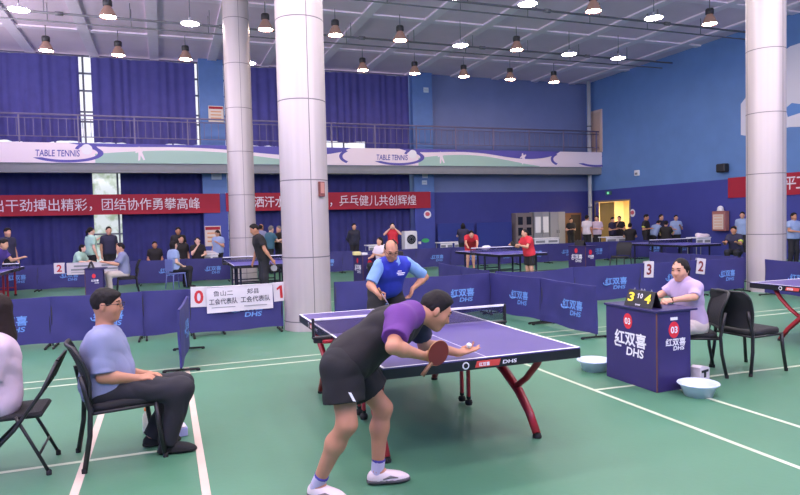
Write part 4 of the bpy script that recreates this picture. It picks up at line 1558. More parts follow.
# ================================================================ TABLES
def table(name, lab, loc, group, top, legm, detail=True, rainbow=True):
    """a table 2.74 by 1.525 m, its near right corner over loc, length along +x, width along +y"""
    t = thing(name, lab, 'table', loc, 0, group)
    L_, W_, Z = 2.74, 1.525, .76
    for k in (0, 1):
        x0 = k*(L_/2+.002)
        h = MB().box((x0+L_/4-.001, W_/2, Z-.011), (L_/2-.003, W_-.004, .022)).build('tabletop', top, t)
        e = MB()
        zz = Z+.0008
        e.box((x0+L_/4-.001, .010, zz), (L_/2-.004, .020, .0012))
        e.box((x0+L_/4-.001, W_-.010, zz), (L_/2-.004, .020, .0012))
        e.box((x0+(.010 if k == 0 else L_/2-.014), W_/2, zz), (.020, W_-.04, .0012))
        e.build('edge_line', M_white, h)
        MB().box((x0+L_/4-.001, W_/2, zz), (L_/2-.045, .004, .0012)).build('centre_line', M_white, h)
    a = MB()
    a.box((.008, W_/2, Z-.042), (.018, W_, .066))
    a.box((L_-.008, W_/2, Z-.042), (.018, W_, .066))
    for y in (.008, W_-.008):
        a.box((L_/2, y, Z-.042), (L_-.034, .018, .066))
    for x in (L_/4, L_/2, L_*.75):
        a.box((x, W_/2, Z-.045), (.03, W_-.036, .04))
    a.build('apron', M_apron, t)
    if detail:
        for (c, n, r) in (((-.002, .93, Z-.042), (-1, 0, 0), (0, -1)), ((L_*.83, W_+.002, Z-.042), (0, 1, 0), (-1, 0))):
            n = Vector(n)
            rt = (-n).cross(Vector((0, 0, 1)))
            c = Vector(c)
            MB().plate(ellipse(.026, .026), c, rt, (0, 0, 1), -.002).build('round_mark', M_white, t)
            MB().plate(ellipse(.017, .017), c+n*.002, rt, (0, 0, 1), -.001).build('round_mark_core', M_apron, t)
            o = c+rt*.17
            MB().plate([(-.10, -.020), (.085, -.020), (.10, .024), (-.085, .024)], o, rt, (0, 0, 1), -.002).build('red_mark', mat('apron_red', (214, 72, 66), .5), t)
            text('红双喜', 'lettering', M_white, t, o+n*.003+rt*-.03, n, h=.028, depth=.001)
            text('DHS', 'lettering', M_white, t, c+rt*.34, n, w=.11, h=.026, depth=.002, shear=.1)
    # net
    nx = L_/2
    for y, s_ in ((-.1525, -1), (W_+.1525, 1)):
        p = MB().box((nx, y, Z+.065), (.028, .022, .175), b=.004).build('net_post', M_blackm, t)
        MB().box((nx, y-s_*.085, Z-.012), (.06, .19, .02), b=.004).box((nx, y-s_*.05, Z-.035), (.05, .10, .04), b=.006).build('clamp_arm', M_blackm, p)
        MB().box((nx, y-s_*.12, Z-.045), (.10, .10, .03), b=.008).build('clamp_plate', M_redleg if rainbow else M_blackm, p)
    MB().box((nx, W_/2, Z+.072), (.003, W_+.29, .125)).build('net', M_net, t)
    MB().box((nx, W_/2, Z+.142), (.008, W_+.29, .020), b=.002).build('net_tape', M_tape, t)
    # legs
    if rainbow:
        for y, s_ in ((.15, 1), (W_-.13, -1)):
            for e in (0, 1):
                mx = (lambda x: x) if e == 0 else (lambda x: L_-x)
                pts = [(mx(.365), y, .03), (mx(.47), y, .17), (mx(.61), y+s_*.01, .31), (mx(.80), y+s_*.03, .44), (mx(1.05), y+s_*.06, .56), (mx(1.30), y+s_*.08, .66)]
                g = MB().tube(pts, [.034, .036, .040, .042, .042, .042], 10, flat=.8).build('leg', legm, t)
                MB().tube([(mx(.66), y+s_*.01, .33), (mx(.50), y, .44), (mx(.38), y-s_*.02, .57), (mx(.30), y-s_*.03, .70)], [.030, .030, .032, .034], 10, flat=.8).build('leg_branch', legm, g)
                MB().lathe([(.034, 0), (.036, .012), (.028, .035), (.001, .035)], (mx(.36), y, 0), 14).build('foot_cap', M_rubber, g)
        MB().box((L_/2, W_/2, .64), (.20, W_-.36, .05), b=.01).build('cross_beam', legm, t)
        for x in (1.33, 1.47):
            for y in (.26, W_-.26):
                g = MB().box((x, y, .37), (.035, .03, .56), b=.005).build('centre_leg', legm, t)
                MB().lathe([(.001, -.03), (.03, -.022), (.036, 0), (.03, .022), (.001, .03)], (x, y, .038), 12).build('castor', M_rubber, g)
                MB().box((x, y, .085), (.03, .03, .03)).build('castor_fork', M_rubber, g)
    else:
        for x in (.3, 1.15, L_-1.15, L_-.3):
            for y in (.18, W_-.18):
                g = MB().box((x, y, .36), (.045, .045, .66), b=.006).build('leg', legm, t)
                MB().lathe([(.001, 0), (.035, .002), (.035, .04), (.001, .05)], (x, y, 0), 10).build('foot_cap', M_rubber, g)
        for x in (.3, 1.15, L_-1.15, L_-.3):
            MB().box((x, W_/2, .22), (.03, W_-.4, .03)).build('stretcher', legm, t)
    return t


table('table_tennis_table', 'purple table with white lines and red arched legs in the middle, in play', (0, 0, 0), 'table tennis tables', M_ttop, M_redleg)
table('table_tennis_table', 'purple table cut by the right edge, red leg beside the empty chair', (-.10, -6.235, 0), 'table tennis tables', M_ttop, M_redleg)
table('table_tennis_table', 'distant purple table behind the man in black beside the column', (11.7, -.22, 0), 'table tennis tables', M_ttopf, M_darkleg, False, False)
table('table_tennis_table', 'distant purple table between the two players in red', (11.2, -7.10, 0), 'table tennis tables', M_ttopf, M_darkleg, False, False)
table('table_tennis_table', 'distant purple table by the right wall left of the crouching man', (11.7, -13.95, 0), 'table tennis tables', M_ttopf, M_darkleg, False, False)
table('table_tennis_table', 'distant purple table cut by the left edge', (13.0, 6.42, 0), 'table tennis tables', M_ttopf, M_redleg, False, False)


# ================================================================ CHAIRS
def chair(lab, loc, rz, group='black chairs with mesh backs', name='chair'):
    """faces local +x"""
    t = thing(name, lab, 'chair', loc, rz, group)
    m = MB()

    def pad(sc, z):
        pts = []
        for k in range(28):
            a = 2*PI*k/28
            ca, sa = math.cos(a), math.sin(a)
            x = .235*abs(ca)**.45*(1 if ca > 0 else -1)*sc
            y = .235*abs(sa)**.45*(1 if sa > 0 else -1)*sc*(1-.06*(x < 0))
            pts.append((x, y, z-.012*(x < -.1)+.006*(abs(y) > .18)))
        return pts
    rings = [pad(.92, .405), pad(1.0, .415), pad(1.0, .452), pad(.95, .470), pad(.80, .474)]
    n = 28
    m.add([p for r in rings for p in r], [(r*n+k, r*n+(k+1) % n, (r+1)*n+(k+1) % n, (r+1)*n+k) for r in range(4) for k in range(n)], True)
    m.add(rings[-1], [tuple(range(n))])
    m.add(rings[0], [tuple(range(n-1, -1, -1))])
    m.build('seat', M_seat, t)

    # back: curved mesh panel in a frame
    def bk(u, v, o=0.):
        hw = (.222+.022*math.sin(v*PI*.55)-.05*max(0, v-.86)/.14*.9)
        y = (u-.5)*2*hw
        z = .50+.38*v
        x = -.235-.09*v+.035*math.sin(v*PI)-.03+.05*abs(u-.5)**2*4*.6
        return (x+o, y, z)
    g = MB().grid(lambda u, v: bk(u, v), 10, 12).grid(lambda u, v: bk(1-u, v, -.012), 10, 12)
    g.build('backrest', M_mesh, t)
    fr = [bk(0, v/10) for v in range(11)]+[bk(u/6, 1) for u in range(1, 6)]+[bk(1, 1-v/10) for v in range(11)]+[bk(1-u/6, 0) for u in range(1, 7)]
    MB().tube(fr, .014, 8).build('back_frame', M_blackm, t)
    for s_ in (-1, 1):
        MB().tube([(.255, s_*.245, 0), (.22, s_*.232, .25), (.205, s_*.225, .42)], .018, 8).build('leg', M_blackm, t)
        MB().tube([(-.29, s_*.250, 0), (-.245, s_*.240, .25), (-.235, s_*.232, .43), (-.262, s_*.222, .56), (-.285, s_*.215, .68)], .018, 8).build('leg', M_blackm, t)
        MB().tube([(.21, s_*.226, .405), (-.235, s_*.232, .405)], .012, 8).build('side_rail', M_blackm, t)
        for x in (.255, -.29):
            MB().lathe([(.019, 0), (.019, .03), (.012, .035)], (x, s_*(.245 if x > 0 else .25), 0), 10).build('foot_cap', M_rubber, t)
    MB().tube([(-.235, -.232, .405), (-.235, .232, .405)], .011, 8).build('cross_rail', M_blackm, t)
    return t


pc = chair('black mesh back chair under the seated man in glasses', (1.32, 3.17, 0), math.atan2(-.52, .10))
dup(pc, (1.46, -2.49, 0), math.atan2(.85, .53), 'black mesh back chair under the umpire in lilac')
dup(pc, (1.30, -3.15, 0), math.atan2(-.52, .02), 'empty black mesh back chair right of the umpire in lilac')
dup(pc, (14.1, 3.80, 0), math.radians(95), 'black chair under the distant umpire in lilac')
dup(pc, (12.4, -10.55, 0), math.radians(115), 'empty black chair right of the far right umpire desk')
dup(pc, (12.6, -2.95, 0), math.radians(120), 'black chair behind the small umpire desk beside the far player', None)
# folding chair
t = thing('folding_chair', 'black folding chair under the woman at the left edge', 'chair', (1.31, 3.86, 0), PI/2)
MB().box((0, 0, .425), (.39, .40, .04), b=.016).build('seat', M_seat, t)
MB().grid(lambda u, v: (-.215-.08*v+.02*math.sin(u*PI), (u-.5)*.40, .61+.17*v), 8, 4).grid(lambda u, v: (-.23-.08*v+.02*math.sin(u*PI), (.5-u)*.40, .61+.17*v), 8, 4).build('backrest', M_mesh, t)
for s_ in (-1, 1):
    MB().tube([(-.30, s_*.20, .79), (-.20, s_*.212, .59), (-.02, s_*.225, .34), (.30, s_*.235, .02)], .013, 8).build('leg', M_blackm, t)
    MB().tube([(-.03, s_*.205, .43), (-.12, s_*.208, .24), (-.22, s_*.21, .02)], .012, 8).build('leg', M_blackm, t)
    for x, y in ((.30, .235), (-.22, .21)):
        MB().lathe([(.018, 0), (.018, .03), (.012, .035)], (x, s_*y, 0), 10).build('foot_cap', M_rubber, t)
MB().tube([(-.30, -.20, .79), (-.31, -.1, .80), (-.31, .1, .80), (-.30, .20, .79)], .013, 8).build('top_rail', M_blackm, t)
MB().tube([(-.165, -.208, .15), (-.165, .208, .15)], .009, 8).build('stretcher', M_blackm, t)
MB().tube([(.20, -.23, .12), (.20, .23, .12)], .009, 8).build('stretcher', M_blackm, t)
# small blue chair far off
t = thing('stool_chair', 'pale blue plastic chair under the distant woman in light blue', 'chair', (14.9, 2.58, 0), math.radians(-60))
cb = mat('pale_blue_chair', (110, 120, 180), .5)
MB().box((0, 0, .43), (.40, .40, .04), b=.015).build('seat', cb, t)
MB().box((-.20, 0, .66), (.03, .38, .34), b=.012).build('backrest', cb, t)
for sx in (-1, 1):
    for s_ in (-1, 1):
        MB().tube([(sx*.17, s_*.17, .42), (sx*.21, s_*.2, .0)], .014, 8).build('leg', cb, t)


# ================================================================ UMPIRE DESKS
def desk(lab, loc, dx, dy, H_, number=None, rz=0., small=False):
    """long printed face looks to local +y, the short one to -x"""
    t = thing('umpire_desk', lab, 'desk', loc, rz)
    MB().box((0, dy/2-.008, H_/2), (dx, .016, H_-.004)).build('front_panel', M_desk, t)
    for s_ in (-1, 1):
        MB().box((s_*(dx/2-.008), -.008, H_/2), (.016, dy-.02, H_-.004)).build('side_panel', M_desk, t)
    MB().box((0, -.03, H_+.008), (dx+.03, dy+.10, .022), b=.004).build('desktop', M_deskdark, t)
    MB().box((-dx/2-.001, dy/2-.001, H_/2), (.010, .010, H_-.01)).build('corner_trim', mat('brown_edge', (110, 70, 60), .6), t)
    k = dx/.72
    F0 = (0, dy/2+.001, 0)
    zc = H_*.50
    text('红双喜', 'logo', M_white, t, (.0, dy/2+.001, H_*.60), (0, 1, 0), w=.45*k, h=.145*k, depth=.002)
    text('DHS', 'logo', M_white, t, (-.07*k, dy/2+.001, H_*.435), (0, 1, 0), w=.24*k, h=.085*k, depth=.002, shear=.12)
    MB().tube([(.17*k, dy/2+.003, H_*.56), (.22*k, dy/2+.003, H_*.52), (.21*k, dy/2+.003, H_*.48), (.13*k, dy/2+.003, H_*.48)], .010*k, 6).build('logo_tail', M_white, t)
    text('红双喜', 'logo', M_white, t, (-dx/2-.001, -.02, H_*.615), (-1, 0, 0), w=.24*k, h=.075*k, depth=.002)
    text('DHS', 'logo', M_white, t, (-dx/2-.001, -.06, H_*.535), (-1, 0, 0), w=.13*k, h=.04*k, depth=.002, shear=.12)
    MB().plate(ellipse(.062*k, .078*k), (.03*k, dy/2+.001, H_*.83), (-1, 0, 0), (0, 0, 1), .002).build('red_disc', M_red, t)
    MB().plate(ellipse(.062*k, .078*k), (-dx/2-.001, .0, H_*.77), (0, -1, 0), (0, 0, 1), .003).build('red_disc', M_red, t)
    if number:
        text(number, 'numeral', M_white, t, (.03*k, dy/2+.003, H_*.83), (0, 1, 0), h=.065*k, depth=.003)
        text(number, 'numeral', M_white, t, (-dx/2-.003, .0, H_*.77), (-1, 0, 0), h=.065*k, depth=.003)
        MB().box((-dx/2-.004, .0, H_*.91), (.006, .085, .028)).build('white_label', M_white, t)
    return t


desk('purple umpire desk with red 03 discs in front of the woman in lilac', (1.33, -1.78, 0), .74, .42, .775, '03')
desk('distant purple umpire desk in front of the lilac umpire at left', (13.6, 4.50, 0), .50, .40, .73)
desk('distant purple umpire desk left of the far player\'s shoulder', (13.3, -2.45, 0), .70, .42, .78, rz=.1)
desk('distant purple umpire desk behind the creased barrier at right', (13.0, -9.55, 0), .74, .42, .80, rz=.15)
# score flip stand on the desk
t = thing('score_board', 'black tent shaped score board with yellow digits on the umpire desk', 'scoreboard', (1.26, -1.68, .796), 0)
wd_, hh = .40, .17
fa = MB()
fa.plate([(-wd_/2, 0), (wd_/2, 0), (wd_/2-.01, hh), (-wd_/2+.01, hh)], (0, .075, 0), (-1, 0, 0), (0, -.35, 1), -.008)
fa.build('front_board', M_blackm, t)
fb_ = MB().plate([(-wd_/2, 0), (wd_/2, 0), (wd_/2-.01, hh), (-wd_/2+.01, hh)], (0, -.055, 0), (1, 0, 0), (0, .35, 1), -.008)
fb_.build('rear_board', M_blackm, t)
nf_ = Vector((0, 1, .35)).normalized()
upf = Vector((0, -.35, 1)).normalized()
c0 = Vector((0, .076, 0))+nf_*.002
text('3', 'numeral', M_yellow, t, c0+Vector((.118, 0, 0))+upf*.095, nf_, w=.085, h=.095, up=upf, depth=.003)
text('4', 'numeral', M_yellow, t, c0+Vector((-.118, 0, 0))+upf*.095, nf_, w=.085, h=.095, up=upf, depth=.003)
text('1', 'numeral', M_white, t, c0+Vector((.024, 0, 0))+upf*.115, nf_, w=.022, h=.050, up=upf, depth=.003)
text('0', 'numeral', M_white, t, c0+Vector((-.024, 0, 0))+upf*.115, nf_, w=.034, h=.050, up=upf, depth=.003)
text('DHS', 'lettering', M_white, t, c0+upf*.022, nf_, w=.07, h=.016, up=upf, depth=.003)
for x in (-.12, -.02, .02, .12):
    MB().tube([(x, .012, hh-.012), (x, .0, hh+.008), (x, -.008, hh-.012)], .004, 6).build('ring', M_steel, t)
for loc, rz, lab in (((13.62, 4.57, .75), .0, 'black score board on the distant desk of the lilac umpire'), ((13.02, -9.52, .82), .15, 'black score board on the far right umpire desk')):
    q = dup(t, loc, rz, lab)
    for ch in list(q.children):
        if ch.name.split('.')[0] in ('numeral', 'lettering'):
            bpy.data.objects.remove(ch)
# papers at the desk of the far middle
t = thing('trophy_box', 'white and yellow boxes piled on the distant umpire desk beside the far player', 'box', (13.35, -2.35, .80))
MB().box((0, .12, .05), (.16, .2, .10), b=.01).build('carton', mat('yellow_white_box', (232, 220, 150), .6), t)
MB().box((.02, -.1, .03), (.2, .16, .06), b=.008).build('carton_lid', M_white, t)

# basins
def basin(lab, loc):
    t = thing('plastic_basin', lab, 'basin', loc, 0, 'pale plastic basins on the floor')
    MB().lathe([(.001, .006), (.112, .006), (.118, .012), (.150, .098), (.175, .122), (.186, .124), (.190, .116), (.182, .108), (.160, .092), (.125, 0), (.001, 0)], (0, 0, 0), 40).build('bowl', M_basin, t)
    MB().lathe([(.150, .088), (.156, .082), (.152, .076)], (0, 0, 0), 40).build('rim_band', M_basin, t)
    return t


basin('pale blue plastic basin at the near corner of the umpire desk', (.74, -1.86, 0))
basin('pale plastic basin half hidden behind the far end of the umpire desk', (1.98, -1.62, 0))
t = thing('towel_box', 'white box with a bold black T standing behind the basin', 'box', (.98, -2.19, 0), math.radians(15))
MB().plate([(-.085, 0), (.085, 0), (.085, .165), (.06, .18), (-.05, .20), (-.085, .185)], (0, 0, 0), (0, -1, 0), (0, 0, 1), -.10).build('case', M_paper, t)
MB().box((-.002, 0, .145), (.006, .12, .024)).box((-.002, 0, .11), (.006, .034, .055)).build('black_mark', M_blackm, t)
# things behind the seated man
t = thing('paper_box', 'pale lilac and white shallow box on the floor behind the seated man\'s feet', 'box', (1.62, 2.86, 0), math.radians(8))
MB().box((0, 0, .035), (.16, .30, .07), b=.004).build('carton', mat('pale_lilac_card', (186, 186, 232), .6), t)
MB().box((0, -.08, .074), (.15, .12, .008)).build('white_flap', M_paper, t)
t = thing('drink_bottle', 'small clear bottle with orange cap beside the pale box', 'bottle', (1.78, 3.02, 0))
MB().lathe([(.001, .0), (.03, .002), (.032, .02), (.032, .13), (.024, .16), (.013, .178), (.013, .19)], (0, 0, 0), 18).build('bottle_body', mat('milky_bottle', (225, 222, 205), .3), t)
MB().lathe([(.015, .188), (.016, .192), (.016, .212), (.001, .214)], (0, 0, 0), 14).build('cap', mat('orange_cap', (232, 120, 40), .4), t)

# low white boxes and folding desks behind the distant barriers
def whitedesk(a, b, x, lab, name='white_desk', z=.80):
    ya, yb_ = at(a, 243, x=x).y, at(b, 243, x=x).y
    t = thing(name, lab, 'desk', (x, (ya+yb_)/2, 0), 0)
    W_ = ya-yb_
    MB().box((0, 0, z), (.55, W_, .04), b=.008).build('desktop', M_white, t)
    MB().box((-.25, 0, z-.14), (.02, W_-.06, .22)).build('front_board', M_white, t)
    for k in (-1, 1):
        MB().box((-.262, k*W_/4, z-.14), (.006, W_*.36, .10)).build('dark_slot', M_slab, t)
        for e in (-1, 1):
            MB().tube([(e*.22, k*(W_/2-.05), 0), (e*.22, k*(W_/2-.05), z)], .015, 6).build('leg', M_steel, t)
    return t


whitedesk(366, 386, 20.3, 'white folding desk behind the far player\'s shoulder')
whitedesk(437.5, 450.5, 20.3, 'white slotted desk left of the crouching red player')
whitedesk(451.5, 464, 20.3, 'white slotted desk just behind the crouching red player')
whitedesk(531, 556, 21.0, 'white desk in front of the grey steel cabinets')
whitedesk(602, 625, 19.5, 'white desk in front of the open doorway')
whitedesk(203, 218, 18.0, 'white desk beside the woman by the cream poster')
whitedesk(691, 706, 15.6, 'small white desk by the right wall left of the red framed box')
t = thing('paper_pile', 'pile of white papers on the desk by the cream poster', 'papers', (18.0, at(208, 250, x=18).y, .82))
for k in range(4):
    MB().box((.02*k, .05*k-.1, .012+.022*k), (.25, .32, .02), rz=.2*k).build('sheet_stack', M_paper, t)
t = thing('cloth_bundle', 'pink white bundle on the small desk by the right wall', 'cloth', (15.6, at(703, 240, x=15.6).y, .82))
S_ = Solid()
S_.group([('e', V3(0, 0, .05), V3(.2, .3, .09), np.eye(3)), ('e', V3(.02, .2, .07), V3(.12, .14, .10), np.eye(3))], .05, wr=.01, wf=18, clips=[(V3(0, 0, -1), 0.)])
S_.build('cloth_heap', M_pinkw, t, .02)
t = thing('cloth_bundle', 'white bundle at the net of the table between the red players', 'cloth', at(485, 246, z=.93)-Vector((0, 0, .13)))
S_ = Solid()
S_.group([('e', V3(0, 0, .07), V3(.09, .11, .08), np.eye(3)), ('e', V3(.0, -.1, .08), V3(.07, .08, .07), np.eye(3))], .04, wr=.008, wf=25, clips=[(V3(0, 0, -1), 0.)])
S_.build('cloth_heap', M_white, t, .015)


# ================================================================ PEOPLE
FG = .008
A = lambda u, v, **k: V3(at(u, v, **k))
c_black = cloth('black_jersey', (31, 26, 30))
c_purple = cloth('purple_jersey', (98, 48, 128))
c_blacksh = cloth('black_shorts_cloth', (26, 24, 28))
c_blue = cloth('blue_jersey', (44, 56, 178))
c_ltblue = cloth('light_blue_jersey', (124, 160, 214))
c_greyblue = cloth('grey_blue_polo', (134, 138, 172))
c_dark = cloth('dark_trousers_cloth', (34, 32, 40))
c_lilac = cloth('lilac_tshirt', (186, 164, 198))
c_pink = cloth('pale_pink_lilac_top', (198, 176, 194))
c_beige = cloth('beige_trousers_cloth', (206, 192, 186))
c_whitesh = cloth('white_shirt_cloth', (228, 214, 224))
c_navy = cloth('navy_tshirt', (44, 42, 70))
c_mint = cloth('mint_shirt', (176, 212, 196))
c_red = cloth('red_jersey', (212, 46, 62))
c_teal = cloth('teal_shirt', (62, 104, 124))
c_bluegrey = cloth('light_blue_grey_shirt', (150, 168, 208))
c_char = cloth('charcoal_jacket', (40, 40, 58))
M_neon = mat('neon_yellow_band', (214, 226, 90), .6)
c_violet = cloth('violet_jersey', (78, 56, 142))
M_shoew = mat('white_shoe', (222, 206, 208), .5)
M_solegr = mat('dark_grey_sole', (86, 82, 86), .6)
M_sock = mat('lilac_sock', (186, 178, 206), .8)
M_sockb = mat('blue_sock_band', (70, 60, 150), .8)

# ---- the server
J = dict(hipR=A(341, 367, x=-.15), hipL=A(349, 363, x=.03), knR=A(347, 424, x=-.22), knL=A(383, 408, x=.02),
         anR=V3(-.03, 1.985, .085), anL=V3(.03, 1.57, .085), toR=V3(-.14, 1.87, .03), toL=V3(.0, 1.43, .03),
         shR=A(399, 320, x=-.24), shL=A(415, 315, x=.07), elR=A(393, 347, x=-.43), wrR=A(424, 356, x=-.36),
         elL=A(424, 345, x=.14), wrL=A(459, 353, x=.03), head=A(435.5, 311, x=-.05), hf=(-.20, -.82, -.52), hu=(0, -.45, .88),
         waist=A(363, 347, x=-.06), chest=A(388, 330, x=-.07))
server = figure('person', 'person in black and purple jersey bending forward to serve, ball on the palm', J,
                dict(shirt=c_black, pants=c_blacksh, lower='short', hem=.62, lo=.030, so=.018, shoe=M_shoew, solem=M_solegr, stripe=M_hairgr, sock=M_sock, cuff=M_sockb, hair='short', sleeve=.74,
                     sleeve_mat=(c_navy, c_purple), yoke='R', skin='tan', w=1.04, top='jersey', root=(0, 1.76, 0), shem=.02,
                     handR=((.10, -.93, -.25), (.7, .1, -.6), (-.3, -.3, .9), 1.15, .7), handL=((-.05, -.97, .12), (-.08, .10, 1), (.95, 0, .1), [.42, .12, .06, .1], .15)), h=FG)
foot0 = V3(0, 1.76, 0)
mk = A(352, 397, x=-.345)-foot0
MB().plate([(-.010, -.030), (.010, -.030), (.010, .030), (-.010, .030)], tuple(mk), (.2, -.9, -.3), (.1, .42, .9), .003).build('shorts_mark', M_white, server)
# bat and ball
ctr = A(438, 353, x=-.40)
ax = un((.05, -.58, .66))
nb_ = un(-.80*un((.92, -.37, -.10))+.50*un((-.15, -.72, -.62)))
nb_ = un(nb_-ax*np.dot(nb_, ax))
t = thing('table_tennis_bat', 'bat with dark red rubber held low by the server', 'bat', tuple(ctr))
X_, Y_ = Vector(np.cross(ax, nb_)), Vector(ax)
MB().plate([(a, b) for a, b in ellipse(.076, .080, 30)], tuple(nb_*.003), X_, Y_, -.006).build('blade', mat('bat_wood', (190, 140, 92), .5), t)
MB().plate(ellipse(.075, .077, 30), tuple(nb_*.0035), X_, Y_, .002).build('rubber', mat('dark_red_rubber', (112, 34, 34), .45), t)
MB().plate(ellipse(.075, .077, 30), tuple(-nb_*.0035), X_, Y_, -.002).build('rubber', M_rubber, t)
MB().tube([tuple(-ax*.068), tuple(-ax*.12), tuple(-ax*.165)], [.012, .0125, .015], 10).build('handle', mat('bat_handle', (120, 84, 60), .5), t)
wl_ = J['wrL']
dL = un((-.05, -.97, .12))
t = thing('table_tennis_ball', 'small white ball resting on the server\'s open palm', 'ball', tuple(wl_+dL*.075+V3(0, 0, .036)))
MB().lathe([(.02*math.sin(PI*k/10)+1e-5, -.02*math.cos(PI*k/10)) for k in range(11)], (0, 0, 0), 20).build('shell', mat('white_ball', (250, 240, 238), .4), t)
MB().lathe([(.0201, -.0006), (.0203, 0), (.0201, .0006)], (0, 0, 0), 20).build('seam', M_paper, t)

# ---- the far player
yc = at(392, 300, x=3.35).y
J = dict(hipR=V3(3.62, yc+.09, .86), hipL=V3(3.62, yc-.09, .86), knR=V3(3.45, yc+.20, .48), knL=V3(3.45, yc-.20, .48), anR=V3(3.60, yc+.26, .085), anL=V3(3.60, yc-.26, .085),
         toR=V3(3.42, yc+.29, .03), toL=V3(3.42, yc-.29, .03), shR=A(379.5, 265, x=3.28), shL=A(406.5, 263, x=3.34), elR=A(370, 285, x=3.24), wrR=A(377.5, 293.5, x=3.05),
         elL=A(425, 277, x=3.42), wrL=A(412.5, 289, x=3.30), head=A(391, 250.5, x=3.16), hf=(-.86, .06, -.50), hu=(-.4, 0, .9))
fp = figure('person', 'bald man with glasses in blue jersey with pale sleeves behind the table', J,
            dict(shirt=c_blue, pants=c_blacksh, lower='short', shoe=M_shoew, hair='balding', glasses=True, sleeve=.86, sleeve_mat=c_ltblue, skin='tan', w=1.08, so=.014, belly=.95,
                 top='jersey', collar=c_ltblue, handR=((-.7, -.35, -.6), (.3, -.9, .2), (-.5, .0, .8), 1.1, .6), handL=((.1, .3, -.9), (-.1, .9, .2), (-.9, .1, -.2), .5, .3)), h=FG)
f0 = V3(fp.location)
q = A(401, 273, x=3.10)-f0
MB().box(tuple(q), (.004, .10, .010)).box((q[0], q[1]+.015, q[2]+.024), (.004, .05, .008)).box((q[0], q[1], q[2]-.02), (.004, .08, .008)).build('chest_print', M_white, fp)
ctr = A(385, 299, x=2.97)
t = thing('table_tennis_bat', 'bat held downwards by the far player in blue', 'bat', tuple(ctr))
ax = un((-.25, -.45, -.85))
nb_ = un((.25, .8, -.4))
nb_ = un(nb_-ax*np.dot(nb_, ax))
X_, Y_ = Vector(np.cross(ax, nb_)), Vector(ax)
MB().plate(ellipse(.075, .079, 26), tuple(nb_*.003), X_, Y_, -.006).build('blade', mat('bat_wood', (190, 140, 92), .5), t)
MB().plate(ellipse(.074, .076, 26), tuple(nb_*.0035), X_, Y_, .002).build('rubber', M_rubber, t)
MB().plate(ellipse(.074, .076, 26), tuple(-nb_*.0035), X_, Y_, -.002).build('rubber', mat('pale_blue_rubber', (140, 150, 200), .5), t)
MB().tube([tuple(-ax*.068), tuple(-ax*.15)], [.012, .015], 10).build('handle', M_wood, t)

# ---- seated man with glasses
J = dict(hipR=A(101, 391, x=1.23), hipL=A(103, 389, x=1.41), knR=A(181, 389, x=1.17), knL=A(181, 384, x=1.45), anR=V3(1.20, 2.86, .085), anL=V3(1.42, 2.97, .085),
         toR=V3(1.18, 2.72, .03), toL=V3(1.44, 2.83, .03), shR=A(100, 340, x=1.14), shL=A(110, 336, x=1.48), elR=A(103, 377, x=1.10), wrR=A(137, 378, x=1.17),
         elL=A(118, 371, x=1.52), wrL=A(146, 374, x=1.42), head=A(107, 305, x=1.30), hf=(-.20, -.97, -.08), hu=(0, .05, 1))
figure('person', 'man with glasses in grey blue polo shirt sitting in profile on a black chair', J,
       dict(shirt=c_greyblue, pants=c_dark, lower='long', lo=.020, hair='fringe', glasses=True, skin='tan', sleeve=.90, so=.014, w=1.12, belly=1.28, collar=c_greyblue, top='polo_shirt', shem=.03,
            handR=((0, -.95, .02), (.3, 0, -1), (.9, 0, .2), .45, .2), handL=((-.35, -.9, .0), (-.1, 0, -1), (-.9, .2, .1), .45, .2)), h=FG)

# ---- woman at the left edge
J = dict(hipL=A(0, 403, x=1.21), hipR=A(0, 401, x=1.40), knL=A(-78, 398, x=1.16), knR=A(-78, 396, x=1.42), anL=A(-66, 462, x=1.18), anR=A(-66, 460, x=1.42),
         toL=A(-90, 470, x=1.16), toR=A(-90, 468, x=1.44), shL=A(-2, 348, x=1.14), shR=A(-6, 344, x=1.46), elL=A(-12, 384, x=1.09), wrL=A(-46, 392, x=1.18),
         elR=A(-18, 380, x=1.50), wrR=A(-46, 390, x=1.40), head=A(-9, 311, x=1.30), hf=(-.1, 1, -.1), hu=(0, .05, 1))
figure('person', 'woman with long dark hair in pale lilac top at the left edge', J,
       dict(shirt=c_pink, pants=c_dark, lower='long', hair='long', hairm=M_hairbr, skin='light', sleeve=.9, so=.024, w=.98, fem=True, top='top', shem=.06), h=.009)

# ---- the umpire in lilac
J = pose('sit', 1.54, (1.40, -2.46), math.radians(88), ('desk', 'desk'), lean=.24, nod=.05, turn=.30, seat=.45)
for S in 'LR':
    J['wr'+S][2] = .83
    J['el'+S][2] = .86
figure('person', 'woman in lilac T-shirt seated behind the umpire desk', J,
       dict(shirt=c_lilac, pants=c_beige, lower='long', hair='tail', skin='mid', sleeve=.92, so=.012, w=.88, fem=True, s=.98, top='t_shirt', shem=.0, shoe=M_shoew,
            handL=((-.1, .8, .0), (.5, 0, -.9), (.9, .3, .3), .6, .3), handR=((.1, .8, .0), (-.5, 0, -.9), (-.9, .3, .3), .6, .3)), h=FG)
t = thing('wrist_watch', 'dark watch on the wrist of the umpire in lilac', 'watch', tuple(J['wrL']))
w_ = un(J['wrL']-J['elL'])
a_ = Vector(w_).orthogonal().normalized()
b_ = Vector(w_).cross(a_)
MB().tube([(a_*math.cos(2*PI*k/16)+b_*math.sin(2*PI*k/16))*.030 for k in range(17)], .006, 6).build('strap', M_rubber, t)
MB().box((0, 0, .033), (.03, .03, .008), b=.003).build('dial', M_glass, t)

# ---- people further off
BG = .02


